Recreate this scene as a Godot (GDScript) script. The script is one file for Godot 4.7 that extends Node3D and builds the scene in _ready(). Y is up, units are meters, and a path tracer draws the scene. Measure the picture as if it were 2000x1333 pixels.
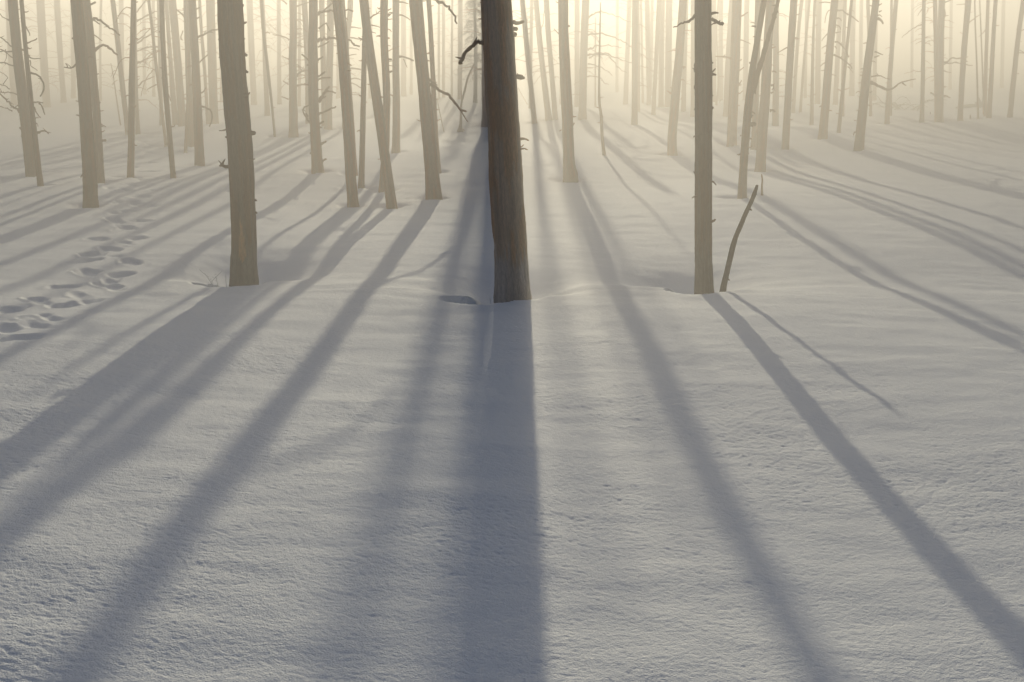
extends Node3D
# Burned pines in low sun and frozen mist over wind-crusted snow.

var used := {}
var bark: StandardMaterial3D
var bark_far: StandardMaterial3D
var twig_mat: StandardMaterial3D
var lump := FastNoiseLite.new()
var fibre := FastNoiseLite.new()
var crust := FastNoiseLite.new()
var crust_fine := FastNoiseLite.new()
var crust_mask := FastNoiseLite.new()
var ripple := FastNoiseLite.new()
var crack := FastNoiseLite.new()
var cells := {}

# x, z, trunk radius, depth of the hollow that wind has scooped round each trunk
var wells := [
	[0.01, -9.8, 0.141, 0.17], [-2.6, -10.9, 0.121, 0.17], [1.72, -10.1, 0.075, 0.17], [-8.36, -20, 0.091, 0.09], [-7.58, -18.5, 0.043, 0.09], [-6.08, -16.5, 0.1, 0.09],
	[-6.91, -19.3, 0.065, 0.09], [-20.15, -47.2, 0.114, 0.09], [-18.63, -46.6, 0.143, 0.09], [-18.57, -48.3, 0.112, 0.09], [-17.32, -49.1, 0.049, 0.09], [-10.2, -30.8, 0.068, 0.09],
	[-6.73, -20.3, 0.059, 0.09], [-9.99, -31, 0.058, 0.09], [-8.35, -27.9, 0.037, 0.09], [-10.73, -35.5, 0.055, 0.09], [-5.97, -20.3, 0.045, 0.09], [-10.15, -35, 0.085, 0.09],
	[-9.58, -33.7, 0.112, 0.09], [-7.78, -28, 0.077, 0.09], [-7.58, -26.8, 0.035, 0.09], [-6.25, -23, 0.092, 0.09], [-9.03, -34.5, 0.05, 0.09], [-8.79, -34.3, 0.129, 0.09],
	[-10.82, -48.9, 0.118, 0.09], [-6.06, -29.6, 0.029, 0.09], [-8.38, -39.8, 0.087, 0.09], [-5.59, -29.6, 0.118, 0.09], [-5.81, -33.1, 0.081, 0.09], [-3.55, -21.1, 0.101, 0.09],
	[-5.23, -32.3, 0.071, 0.09], [-4.99, -31.5, 0.104, 0.09], [-4.61, -31.9, 0.067, 0.09], [-2.4, -17.3, 0.079, 0.09], [-2.84, -20.8, 0.042, 0.09], [-2.55, -19.4, 0.05, 0.09],
	[-1.81, -17.2, 0.077, 0.09], [-2.14, -19.1, 0.066, 0.09], [-2.42, -24.1, 0.086, 0.09], [-1.23, -18.1, 0.117, 0.09], [-1.34, -21, 0.049, 0.09], [-2.58, -49.9, 0.049, 0.09],
	[-2.24, -50, 0.099, 0.09], [-0.76, -35, 0.154, 0.09], [-3.08, -49.1, 0.054, 0.09], [0.69, -35.5, 0.078, 0.09], [0.66, -42.1, 0.06, 0.09], [1.14, -36.2, 0.1, 0.09],
	[1.35, -36.3, 0.08, 0.09], [1, -19.8, 0.119, 0.09], [2.21, -36.4, 0.12, 0.09], [3.62, -34.4, 0.091, 0.09], [4.43, -41, 0.072, 0.09], [4.71, -48.4, 0.101, 0.09],
	[5.56, -47.3, 0.093, 0.09], [4.81, -39.7, 0.07, 0.09], [5.76, -45.1, 0.099, 0.09], [6.06, -45.2, 0.124, 0.09], [3.5, -25.2, 0.101, 0.09], [6.21, -42.2, 0.084, 0.09],
	[6.28, -40.2, 0.102, 0.09], [8.1, -46.8, 0.102, 0.09], [7.81, -44.6, 0.039, 0.09], [7.51, -40.7, 0.107, 0.09], [5.16, -27, 0.081, 0.09], [5.11, -27.3, 0.039, 0.09],
	[3.37, -16.8, 0.061, 0.09], [5.55, -26.5, 0.079, 0.09], [4.91, -22.8, 0.099, 0.09], [7.87, -34.7, 0.096, 0.09], [6.25, -26.5, 0.081, 0.09], [9.96, -41.2, 0.064, 0.09],
	[10.26, -41.4, 0.045, 0.09], [9.15, -35.4, 0.057, 0.09], [12.26, -46.8, 0.108, 0.09], [7.63, -28.5, 0.103, 0.09], [13.05, -47, 0.098, 0.09], [11.08, -39, 0.06, 0.09],
	[8.58, -30.4, 0.049, 0.09], [7.86, -26.2, 0.107, 0.09], [11.8, -38.3, 0.046, 0.09], [15.5, -49.9, 0.087, 0.09], [11.21, -34.7, 0.071, 0.09], [12.23, -37.6, 0.042, 0.09],
	[12.34, -35, 0.07, 0.09], [12.86, -35.2, 0.062, 0.09], [12.89, -35, 0.104, 0.09], [13.59, -35.2, 0.077, 0.09], [14.31, -35.7, 0.03, 0.09], [15.18, -37.3, 0.033, 0.09],
	[15.88, -39.1, 0.065, 0.09], [14.78, -36, 0.073, 0.09], [15.62, -36.5, 0.081, 0.09], [-9.96, -49.9, 0.087, 0.09], [-8.4, -46, 0.06, 0.09], [2.65, -47.6, 0.104, 0.09],
	[2.07, -49.1, 0.065, 0.09], [3.35, -46.8, 0.036, 0.09], [5.43, -48.4, 0.048, 0.09], [9.99, -49.9, 0.11, 0.09], [-12.43, -49.9, 0.066, 0.09], [-0.41, -35.4, 0.195, 0.09]
]
# x, z, size of each footprint in the trodden trail
var pits := [
	[-6.502, -18.465, 0.78], [-5.681, -17.576, 0.72], [-5.327, -16.732, 0.72], [-5.444, -15.999, 0.78], [-4.905, -15.234, 0.72], [-4.973, -14.513, 0.78],
	[-4.503, -13.654, 0.72], [-4.513, -12.771, 0.78], [-4.006, -11.9, 0.75], [-4.941, -13.592, 0.8], [-4.502, -11.934, 0.78], [-4.557, -12.362, 0.8],
	[-3.904, -11.253, 0.78], [-4.259, -11.306, 0.78], [-3.794, -10.621, 0.78], [-4.065, -9.687, 0.72], [-4.084, -9.237, 0.75], [-3.618, -9.669, 0.72],
	[-3.64, -8.858, 0.72], [-3.544, -8.056, 0.72], [-4.162, -10.54, 0.72], [-6.699, -20.407, 0.95], [-6.842, -21.531, 0.95], [-7.486, -22.719, 0.95],
	[-7.619, -24.182, 0.95], [-8.326, -25.657, 0.95], [-8.367, -26.683, 0.95], [-8.785, -27.379, 0.95], [-8.729, -28.113, 0.95], [-9.209, -28.935, 0.95],
	[-9.279, -30.011, 0.95], [-9.771, -31.092, 0.95], [-9.945, -32.301, 0.95], [-10.912, -35.012, 0.95], [-11.092, -36.223, 0.95], [-6.108, -18.164, 0.95],
	[-5.648, -16.963, 0.95], [-5.291, -15.225, 0.78], [-3.822, -8.458, 0.8], [-3.7, -8.63, 0.7], [-3.77, -9.47, 0.7], [-3.897, -10.086, 0.6],
	[-3.869, -10.967, 0.6], [-4.476, -13.217, 0.6], [-4.247, -12.253, 0.6], [-4.839, -14.522, 0.6], [-5.52, -16.728, 0.7], [-5.803, -16.861, 0.6],
	[-6.281, -19.004, 0.7], [-5.743, -18.291, 0.5], [-6.342, -19.734, 0.8], [-11.814, -38.351, 0.9], [-11.97, -39.442, 0.9], [-12.33, -41.017, 0.9]
]


func _ready() -> void:
	# ---------------------------------------------------------------- camera
	var cam := Camera3D.new()
	cam.name = "camera"
	cam.fov = 33.28
	cam.near = 0.05
	cam.far = 900.0
	cam.position = Vector3(0, 1.70, 0)
	cam.rotation.x = -atan(476.5 / 2230.0)
	add_child(cam)
	# ---------------------------------------------------------------- sky, mist, exposure
	var sky_mat := ProceduralSkyMaterial.new()
	sky_mat.sky_top_color = Color(0.22, 0.42, 0.67)
	sky_mat.sky_horizon_color = Color(0.56, 0.64, 0.69)
	sky_mat.sky_curve = 0.2
	sky_mat.ground_bottom_color = Color(0.5, 0.5, 0.52)
	sky_mat.ground_horizon_color = Color(0.62, 0.64, 0.66)
	sky_mat.sun_angle_max = 30.0
	sky_mat.sun_curve = 0.15
	var sky := Sky.new()
	sky.sky_material = sky_mat
	var e := Environment.new()
	e.background_mode = Environment.BG_SKY
	e.sky = sky
	e.background_energy_multiplier = 0.24
	e.tonemap_mode = Environment.TONE_MAPPER_LINEAR
	e.tonemap_exposure = 1.76
	e.volumetric_fog_enabled = true
	e.volumetric_fog_density = 0.034
	e.volumetric_fog_albedo = Color(1.0, 0.985, 0.965)
	e.volumetric_fog_anisotropy = 0.5
	e.volumetric_fog_length = 200.0
	e.sdfgi_enabled = true
	e.ssao_enabled = true
	e.ssil_enabled = true
	var we := WorldEnvironment.new()
	we.name = "world_environment"
	we.environment = e
	add_child(we)
	# ---------------------------------------------------------------- sun, low and almost straight ahead
	var sun := DirectionalLight3D.new()
	sun.name = "sun"
	sun.light_color = Color(1.0, 0.955, 0.84)
	sun.light_energy = 1.6
	sun.light_angular_distance = 0.55
	sun.shadow_enabled = true
	sun.rotation = Vector3(deg_to_rad(-14.3), deg_to_rad(180.0 + 0.5), 0)
	add_child(sun)
	# ---------------------------------------------------------------- materials, noises
	noises()
	materials()
	# ---------------------------------------------------------------- the ground
	index_ground()
	build_ground()
	# ---------------------------------------------------------------- trees and sticks
	var t: Node3D
	t = snag("dead_pine", "thick dark brown dead pine in the centre, broken knots up its right side", 0.009, -9.847, [[-0.033,0,0.141],[0.35,-0.018,0.14],[0.661,-0.04,0.143],[1.012,-0.062,0.14],[1.473,-0.083,0.135],[2.075,-0.116,0.127],[2.486,-0.138,0.123],[4.485,-0.225,0.099],[6.484,-0.295,0.076],[8.198,-0.343,0.055]], 3, Color(0.512, 0.304, 0.144), 100, "tree", "dead pines standing in the snow")
	branch(t, [[-0.244,2.141,0],[-0.291,2.145,0.009],[-0.351,2.108,0.024],[-0.399,2.05,0.039],[-0.438,1.983,0.054]], 0.018, 0.0139)
	branch(t, [[-0.438,1.987,0],[-0.451,1.975,0.004]], 0.019, 0.0150)
	branch(t, [[-0.017,2.314,0],[0.034,2.302,0.005],[0.089,2.314,0.011]], 0.019, 0.0107)
	branch(t, [[-0.005,2.257,0],[0.034,2.253,0.01]], 0.019, 0.0171)
	branch(t, [[-0.009,2.216,0],[0.025,2.207,0.007]], 0.026, 0.0171)
	branch(t, [[0.025,1.874,0],[0.06,1.862,0.005],[0.094,1.858,0.011]], 0.024, 0.0129)
	branch(t, [[0.034,1.879,0],[0.081,1.874,0.012]], 0.009, 0.0065)
	stubs(t, 6, 31)
	t = snag("dead_pine", "grey-brown dead pine at front left with an orange bare-wood scar low down", -2.602, -10.946, [[-0.019,0,0.122],[0.404,0.021,0.117],[0.748,0.023,0.117],[1.088,0.03,0.117],[1.399,0.026,0.116],[1.753,0.01,0.114],[2.172,-0.002,0.113],[2.63,-0.002,0.111],[4.598,-0.002,0.09],[6.566,-0.003,0.068],[8.253,-0.003,0.05]], 3, Color(0.156, 0.066, 0.019), 107, "tree", "dead pines standing in the snow")
	branch(t, [[-0.081,1.107,0],[-0.12,1.107,0.004],[-0.148,1.121,0.007],[-0.173,1.117,0.01]], 0.017, 0.0097)
	branch(t, [[0.134,1.423,0],[0.158,1.423,0.002],[0.177,1.427,0.004]], 0.024, 0.0169)
	branch(t, [[-0.096,1.65,0],[-0.105,1.669,0.004],[-0.103,1.692,0.009]], 0.006, 0.0036)
	branch(t, [[0.1,2.585,0],[0.123,2.58,0.005]], 0.014, 0.0118)
	branch(t, [[0.099,2.288,0],[0.123,2.283,0.007]], 0.012, 0.0071)
	branch(t, [[0.116,2.14,0],[0.134,2.136,0.003]], 0.017, 0.0119)
	branch(t, [[0.118,1.987,0],[0.137,1.982,0.006]], 0.014, 0.0096)
	branch(t, [[-0.105,2.283,0],[-0.125,2.278,-0.007]], 0.01, 0.0071)
	branch(t, [[-0.109,2.122,0],[-0.129,2.117,0]], 0.007, 0.0048)
	branch(t, [[-0.091,1.385,0],[-0.105,1.385,0.005]], 0.012, 0.0073)
	branch(t, [[0.143,0.792,0],[0.162,0.787,0.002]], 0.012, 0.0073)
	branch(t, [[0.142,0.675,0],[0.161,0.67,0.006]], 0.012, 0.0074)
	stubs(t, 5, 34)
	t = snag("dead_pine", "straight brown dead pine at front right, flaky bark along its left edge", 1.719, -10.089, [[-0.015,0,0.076],[0.308,-0.014,0.074],[0.762,-0.03,0.072],[1.602,-0.059,0.072],[2.075,-0.078,0.07],[2.497,-0.095,0.068],[3.586,-0.13,0.055],[4.674,-0.158,0.042],[5.607,-0.177,0.031]], 3, Color(0.145, 0.058, 0.017), 114, "tree", "dead pines standing in the snow")
	branch(t, [[-0.149,2.375,0],[-0.183,2.35,0.008],[-0.213,2.321,0.017],[-0.265,2.312,0.027],[-0.308,2.287,0.037],[-0.347,2.27,0.046]], 0.014, 0.0044)
	branch(t, [[-0.017,2.342,0],[0.014,2.325,0.004],[0.045,2.304,0.007],[0.076,2.3,0.01]], 0.014, 0.0109)
	branch(t, [[0.067,2.3,0],[0.084,2.308,0.002]], 0.016, 0.0109)
	branch(t, [[0.01,1.598,0],[0.023,1.602,0]], 0.013, 0.0111)
	branch(t, [[-0.14,1.981,0],[-0.153,1.96,0.002],[-0.148,1.93,0.006],[-0.151,1.9,0.009]], 0.006, 0.0033)
	branch(t, [[-0.134,1.797,0],[-0.147,1.775,0.002],[-0.137,1.749,0.005]], 0.007, 0.0044)
	branch(t, [[-0.108,1.022,0],[-0.122,1.044,0.003],[-0.127,1.053,0.004]], 0.006, 0.0034)
	branch(t, [[-0.127,1.594,0],[-0.14,1.585,-0.003]], 0.007, 0.0044)
	branch(t, [[0,1.874,0],[0.013,1.874,0]], 0.009, 0.0066)
	branch(t, [[-0.004,1.981,0],[0.009,1.977,0.001]], 0.009, 0.0066)
	branch(t, [[-0.103,0.87,0],[-0.106,0.816,0.005]], 0.006, 0.0034)
	branch(t, [[-0.091,0.446,0],[-0.093,0.368,0.008]], 0.006, 0.0034)
	stubs(t, 9, 37)
	t = snag("dead_pine", "broad leaning dead pine near the left edge, tangle of bare branches on its left", -8.364, -20.027, [[0,0,0.091],[0.466,-0.012,0.089],[1.247,-0.031,0.088],[2.015,-0.058,0.083],[2.937,-0.061,0.078],[4.185,-0.064,0.063],[5.432,-0.067,0.048],[6.502,-0.068,0.035]], 2, Color(0.243, 0.097, 0.028), 121, "tree", "dead pines standing in the snow")
	branch(t, [[-0.085,1.031,0],[-0.141,1.1,-0.018],[-0.206,1.161,-0.035],[-0.319,1.264,-0.066],[-0.417,1.35,-0.091],[-0.614,1.487,-0.139]], 0.02, 0.0110)
	branch(t, [[-0.082,1.358,0],[-0.254,1.401,-0.027],[-0.41,1.427,-0.052],[-0.584,1.436,-0.079]], 0.011, 0.0066)
	branch(t, [[-0.1,1.837,0],[-0.227,1.888,0.04],[-0.363,1.922,0.081],[-0.623,1.947,0.157]], 0.013, 0.0087)
	branch(t, [[-0.113,2.082,0],[-0.26,2.099,0.027],[-0.436,2.074,0.061],[-0.562,2.032,0.085]], 0.013, 0.0078)
	branch(t, [[-0.123,2.167,0],[-0.221,2.234,-0.028],[-0.327,2.31,-0.059],[-0.421,2.419,-0.094]], 0.013, 0.0087)
	branch(t, [[-0.107,1.956,0],[-0.229,2.057,0.033],[-0.309,2.133,0.056],[-0.48,2.167,0.092]], 0.011, 0.0065)
	branch(t, [[-0.248,1.47,0],[-0.331,1.521,-0.025],[-0.484,1.564,-0.065]], 0.009, 0.0053)
	branch(t, [[-0.256,2.133,0],[-0.251,1.998,0.011],[-0.286,1.913,0.019]], 0.007, 0.0044)
	branch(t, [[-0.238,1.1,0],[-0.331,1.143,-0.027],[-0.468,1.178,-0.064]], 0.01, 0.0057)
	branch(t, [[-0.098,0.789,0],[-0.131,0.815,-0.015],[-0.139,0.823,-0.019]], 0.022, 0.0132)
	branch(t, [[-0.126,2.604,0],[-0.225,2.654,0.029],[-0.336,2.77,0.071]], 0.011, 0.0065)
	branch(t, [[-0.355,1.547,0],[-0.281,1.675,-0.03],[-0.413,1.76,-0.062]], 0.007, 0.0044)
	branch(t, [[-0.152,2.604,0],[-0.185,2.62,-0.007]], 0.013, 0.0087)
	stubs(t, 7, 40)
	t = snag("dead_pine", "thin dead pine leaning against the broad left-edge trunk, one hooked branch on its right", -7.576, -18.45, [[0,0,0.043],[0.592,-0.018,0.043],[1.312,-0.037,0.04],[2.097,-0.048,0.034],[2.869,-0.051,0.032],[4.455,-0.055,0.026],[6.042,-0.059,0.02],[7.402,-0.062,0.014]], 2, Color(0.227, 0.087, 0.025), 128, "tree", "dead pines standing in the snow")
	branch(t, [[-0.013,2.222,0],[0.078,2.253,0.025],[0.162,2.291,0.049]], 0.012, 0.0080)
	branch(t, [[-0.007,2.011,0],[0.071,1.98,-0.012],[0.16,1.988,-0.026]], 0.01, 0.0060)
	branch(t, [[-0.004,1.769,0],[0.082,1.746,0.009],[0.157,1.683,0.019],[0.196,1.573,0.03],[0.171,1.47,0.041],[0.134,1.407,0.048]], 0.016, 0.0101)
	branch(t, [[0.012,1.312,0],[0.094,1.32,0.027],[0.173,1.304,0.053]], 0.012, 0.0081)
	branch(t, [[0.084,1.296,0],[0.136,1.248,0.002],[0.166,1.121,0.006]], 0.012, 0.0081)
	branch(t, [[0.006,1.24,0],[0.039,1.153,0.012],[0.105,1.073,0.025]], 0.01, 0.0061)
	branch(t, [[0.012,0.841,0],[0.078,0.857,-0.014],[0.144,0.866,-0.028],[0.181,0.817,-0.04]], 0.018, 0.0081)
	branch(t, [[-0.015,2.469,0],[0.035,2.392,0.028],[0.053,2.33,0.048]], 0.01, 0.0060)
	branch(t, [[0.004,1.957,0],[0.028,1.863,0.013],[0.119,1.8,0.028]], 0.008, 0.0048)
	branch(t, [[0,0.993,0],[0.04,0.977,0.014],[0.052,0.938,0.028]], 0.008, 0.0041)
	stubs(t, 6, 43)
	t = snag("dead_pine", "tall dead pine left of the footprints with a forked twig on its left side", -6.081, -16.523, [[0,0,0.1],[0.52,0.018,0.099],[1.169,0.025,0.091],[1.947,0.028,0.086],[2.848,0.02,0.08],[4.66,0.008,0.065],[6.472,-0.001,0.049],[8.025,-0.008,0.036]], 2, Color(0.246, 0.099, 0.029), 135, "tree", "dead pines standing in the snow")
	branch(t, [[-0.041,1.989,0],[-0.08,1.954,-0.007],[-0.118,1.933,-0.013],[-0.182,1.933,-0.023],[-0.24,1.94,-0.031]], 0.014, 0.0072)
	branch(t, [[-0.182,1.933,0],[-0.187,1.968,-0.003],[-0.207,1.989,-0.006]], 0.009, 0.0054)
	branch(t, [[-0.071,2.331,0],[-0.086,2.331,-0.003]], 0.014, 0.0108)
	branch(t, [[-0.06,0.461,0],[-0.091,0.44,-0.009],[-0.124,0.396,-0.023]], 0.013, 0.0074)
	branch(t, [[-0.025,0.997,0],[-0.047,0.997,-0.007]], 0.015, 0.0109)
	stubs(t, 7, 46)
	t = snag("dead_pine", "dead pine right behind the forked-twig trunk, arched dead branches on its right", -6.912, -19.307, [[0,0,0.064],[0.888,0.016,0.064],[1.717,0.011,0.063],[2.37,0.003,0.065],[2.933,-0.02,0.067],[3.98,-0.055,0.054],[5.027,-0.082,0.041],[5.924,-0.101,0.03]], 2, Color(0.277, 0.108, 0.03), 142, "tree", "dead pines standing in the snow")
	branch(t, [[0.048,2.636,0],[0.115,2.636,0.005],[0.18,2.612,0.01],[0.316,2.524,0.022],[0.411,2.451,0.03],[0.506,2.378,0.039]], 0.023, 0.0105)
	branch(t, [[0.081,2.628,0],[0.136,2.58,-0.025],[0.167,2.556,-0.039]], 0.013, 0.0084)
	branch(t, [[0.063,2.386,0],[0.134,2.338,0.011],[0.206,2.289,0.022]], 0.01, 0.0063)
	branch(t, [[0.06,2.134,0],[0.123,2.191,-0.01],[0.2,2.216,-0.019],[0.275,2.208,-0.027],[0.331,2.159,-0.036],[0.416,2.069,-0.05]], 0.027, 0.0147)
	branch(t, [[-0.062,2.829,0],[0.024,2.861,-0.012],[0.127,2.901,-0.027]], 0.021, 0.0146)
	branch(t, [[0.05,0.669,0],[0.094,0.678,0.01],[0.146,0.686,0.022]], 0.021, 0.0213)
	branch(t, [[0.047,1.296,0],[0.09,1.304,-0.001]], 0.021, 0.0169)
	branch(t, [[0.039,1.75,0],[0.099,1.766,-0.008]], 0.013, 0.0084)
	stubs(t, 7, 49)
	t = snag("dead_pine", "pale misty trunk at the far left edge behind the broad leaning pine", -20.148, -47.158, [[0,0,0.114],[2.089,0.047,0.113],[4.06,0.126,0.112],[4.235,0.132,0.09],[4.41,0.136,0.069],[4.56,0.14,0.05]], 0, Color(0.447, 0.185, 0.053), 149, "tree", "dead pines standing in the snow")
	twigs(t, 4, 6, 1.089, 4.06, 1.6, 0.6, 577)
	t = snag("dead_pine", "wide pale dead pine far back at left, drooping branches on both sides", -18.626, -46.649, [[0,0,0.143],[2.146,0.041,0.152],[4.097,0.088,0.156],[4.272,0.091,0.126],[4.447,0.094,0.096],[4.597,0.095,0.07]], 0, Color(0.415, 0.159, 0.042), 156, "tree", "dead pines standing in the snow")
	twigs(t, 9, 12, 0.76, 4.675, 1.4, 0.7, 588)
	t = snag("dead_pine", "pale far pine with long twigs, second misty trunk from the left edge", -18.569, -48.294, [[0,0,0.111],[2.26,0.018,0.115],[4.075,0.053,0.12],[4.25,0.056,0.097],[4.425,0.058,0.074],[4.575,0.06,0.054]], 0, Color(0.355, 0.147, 0.042), 163, "tree", "dead pines standing in the snow")
	twigs(t, 9, 11, 0.827, 4.674, 1.5, 0.6, 599)
	t = snag("dead_pine", "faint slim trunk in mist behind the arched-branch pine", -17.316, -49.084, [[0,0,0.048],[2.005,0.13,0.053],[4.057,0.327,0.053],[4.232,0.34,0.043],[4.407,0.351,0.033],[4.557,0.358,0.024]], 0, Color(0.343, 0.143, 0.041), 170, "tree", "dead pines standing in the snow")
	twigs(t, 5, 9, 0.547, 4.057, 1.4, 0.9, 610)
	t = snag("dead_pine", "thin pale pine leaning left, its foot hidden behind the slim bent pine", -10.2, -30.804, [[0,0,0.068],[1.103,-0.057,0.067],[2.409,-0.112,0.064],[3.438,-0.163,0.06],[4.096,-0.19,0.048],[4.755,-0.211,0.037],[5.32,-0.226,0.027]], 1, Color(0.419, 0.166, 0.045), 177, "tree", "dead pines standing in the snow")
	branch(t, [[-0.083,2.99,0],[-0.031,2.977,0.009]], 0.013, 0.0100)
	stubs(t, 8, 64)
	twigs(t, 0, 3, 2.668, 3.82, 0.8, 0.7, 621)
	t = snag("dead_sapling", "thin dead sapling pole leaning beside the thin leaning pine", -12.032, -35.685, [[0,0,0.02],[0.693,-0.06,0.02],[1.456,-0.114,0.016],[1.85,-0.163,0.012]], 1, Color(0.415, 0.173, 0.05), 184, "sapling", "dead saplings and poles")
	branch(t, [[-0.162,1.228,0],[-0.094,1.304,0.025],[0.035,1.365,0.059]], 0.014, 0.0094)
	t = snag("dead_pine", "slim slightly bent dead pine on the left of the trodden trail", -6.73, -20.29, [[0,0,0.059],[0.676,0.061,0.056],[1.637,0.137,0.051],[2.495,0.214,0.044],[3.002,0.258,0.042],[3.81,0.314,0.034],[4.617,0.359,0.026],[5.309,0.389,0.019]], 2, Color(0.338, 0.131, 0.036), 191, "tree", "dead pines standing in the snow")
	stubs(t, 9, 70)
	twigs(t, 2, 0, 1.896, 3.002, 0.45, 0.9, 643)
	t = snag("dead_pine", "pale pine behind the slim bent one, long branches rising to its right", -9.99, -30.958, [[0,0,0.058],[1.095,0.021,0.054],[2.278,0.075,0.054],[3.442,0.142,0.05],[3.529,0.146,0.04],[3.617,0.15,0.031],[3.692,0.152,0.023]], 1, Color(0.367, 0.144, 0.039), 198, "tree", "dead pines standing in the snow")
	branch(t, [[0.144,2.888,0],[0.367,3.017,-0.024],[0.52,3.107,-0.041],[0.698,3.159,-0.058]], 0.023, 0.0120)
	branch(t, [[0.107,2.343,0],[0.317,2.473,0.014],[0.526,2.577,0.026],[0.706,2.668,0.038]], 0.023, 0.0121)
	branch(t, [[0.111,2.408,0],[0.325,2.59,-0.096],[0.468,2.72,-0.163],[0.714,2.797,-0.252]], 0.017, 0.0101)
	branch(t, [[0.107,2.147,0],[0.3,2.226,-0.066],[0.438,2.265,-0.112],[0.64,2.278,-0.176]], 0.017, 0.0101)
	branch(t, [[0.113,1.846,0],[0.308,1.938,-0.048],[0.557,2.03,-0.107]], 0.02, 0.0101)
	branch(t, [[0.099,1.254,0],[0.285,1.399,0.075],[0.466,1.465,0.136],[0.589,1.491,0.177]], 0.02, 0.0101)
	branch(t, [[0.147,3.12,0],[0.307,3.313,-0.053],[0.453,3.493,-0.102]], 0.02, 0.0120)
	stubs(t, 6, 73)
	twigs(t, 1, 6, 0.829, 3.185, 1, 0.7, 654)
	t = snag("dead_pine", "thin leaning pale pine crossing behind the trail, twig low on its left", -8.354, -27.934, [[0,0,0.037],[0.788,-0.048,0.037],[1.744,-0.109,0.037],[2.804,-0.161,0.036],[3.385,-0.195,0.035],[4.619,-0.252,0.028],[5.853,-0.299,0.021],[6.91,-0.33,0.016]], 1, Color(0.452, 0.182, 0.051), 205, "tree", "dead pines standing in the snow")
	branch(t, [[-0.141,1.447,0],[-0.229,1.399,0.03],[-0.344,1.327,0.071]], 0.015, 0.0110)
	branch(t, [[-0.142,1.792,0],[-0.231,1.744,0.031],[-0.34,1.566,0.096],[-0.452,1.172,0.223]], 0.012, 0.0073)
	branch(t, [[-0.089,1.112,0],[-0.126,1.1,-0.004]], 0.012, 0.0061)
	stubs(t, 4, 76)
	twigs(t, 3, 2, 1.625, 3.385, 0.8, 0.8, 665)
	t = snag("dead_pine", "pale straight trunk between the thin leaning pine and the dark slender one", -10.731, -35.548, [[0,0,0.055],[1.888,0.075,0.054],[3.674,0.152,0.054],[4.502,0.18,0.043],[5.33,0.203,0.033],[6.04,0.219,0.024]], 1, Color(0.36, 0.145, 0.04), 212, "tree", "dead pines standing in the snow")
	twigs(t, 7, 2, 2.038, 3.968, 1.5, 0.5, 676)
	t = snag("dead_pine", "dark slender dead pine on the right of the trodden trail", -5.973, -20.28, [[0,0,0.045],[0.684,-0.02,0.045],[1.646,-0.04,0.044],[2.503,-0.029,0.042],[3.01,-0.01,0.039],[4.199,0.026,0.032],[5.389,0.055,0.024],[6.409,0.075,0.018]], 2, Color(0.297, 0.125, 0.037), 219, "tree", "dead pines standing in the snow")
	branch(t, [[-0.031,1.507,0],[0.016,1.403,0.022],[0.046,1.316,0.04]], 0.009, 0.0053)
	stubs(t, 10, 82)
	t = snag("dead_pine", "narrow pale pine just left of the wide misty trunk behind the trail", -10.153, -35.039, [[0,0,0.085],[0.966,-0.025,0.081],[2.157,-0.042,0.061],[3.622,-0.056,0.053],[4.553,-0.063,0.043],[5.485,-0.069,0.033],[6.284,-0.073,0.024]], 1, Color(0.382, 0.146, 0.038), 226, "tree", "dead pines standing in the snow")
	twigs(t, 5, 8, 0.439, 2.746, 0.45, 0.5, 698)
	t = snag("dead_pine", "wide pale misty pine behind the dark slender pine by the trail", -9.58, -33.749, [[0,0,0.112],[0.959,-0.016,0.111],[2.391,-0.046,0.11],[3.518,-0.086,0.109],[4.637,-0.118,0.088],[5.756,-0.143,0.067],[6.715,-0.16,0.049]], 1, Color(0.409, 0.168, 0.048), 233, "tree", "dead pines standing in the snow")
	twigs(t, 3, 12, 0.234, 3.936, 0.8, 0.7, 709)
	t = snag("dead_pine", "brown dead pine standing right behind a wider trunk near the trail", -7.779, -28.048, [[0,0,0.078],[1.02,0.023,0.077],[2.214,0.045,0.067],[3.387,0.078,0.063],[3.474,0.08,0.051],[3.562,0.082,0.039],[3.637,0.083,0.029]], 1, Color(0.414, 0.164, 0.045), 240, "tree", "dead pines standing in the snow")
	branch(t, [[-0.003,3.037,0],[-0.072,3.107,0.025],[-0.152,3.177,0.052]], 0.021, 0.0121)
	branch(t, [[0.017,2.979,0],[-0.097,3.096,-0.053],[-0.178,3.154,-0.085]], 0.015, 0.0091)
	branch(t, [[-0.037,2.686,0],[-0.067,2.592,0.031],[-0.085,2.498,0.061],[-0.026,2.462,0.082]], 0.012, 0.0091)
	stubs(t, 5, 91)
	t = snag("dead_pine", "thin crooked stem leaning on the wider trunk right of the trail", -7.584, -26.84, [[0,0,0.036],[0.898,0.089,0.032],[1.703,0.178,0.026],[2.723,0.267,0.023],[3.393,0.319,0.023],[4.131,0.363,0.019],[4.868,0.399,0.014],[5.5,0.424,0.01]], 1, Color(0.415, 0.164, 0.044), 247, "tree", "dead pines standing in the snow")
	stubs(t, 3, 94)
	t = snag("dead_pine", "dead pine right of the trail with a stiff branch rising to the right", -6.245, -23.044, [[0,0,0.092],[0.729,0.016,0.089],[1.621,0.027,0.083],[2.595,0.034,0.075],[3.171,0.037,0.072],[4.429,0.044,0.058],[5.688,0.049,0.044],[6.766,0.053,0.032]], 1, Color(0.353, 0.139, 0.039), 254, "tree", "dead pines standing in the snow")
	branch(t, [[0.086,2.46,0],[0.198,2.508,-0.014],[0.301,2.556,-0.026],[0.414,2.605,-0.04],[0.536,2.643,-0.054]], 0.02, 0.0150)
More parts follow.
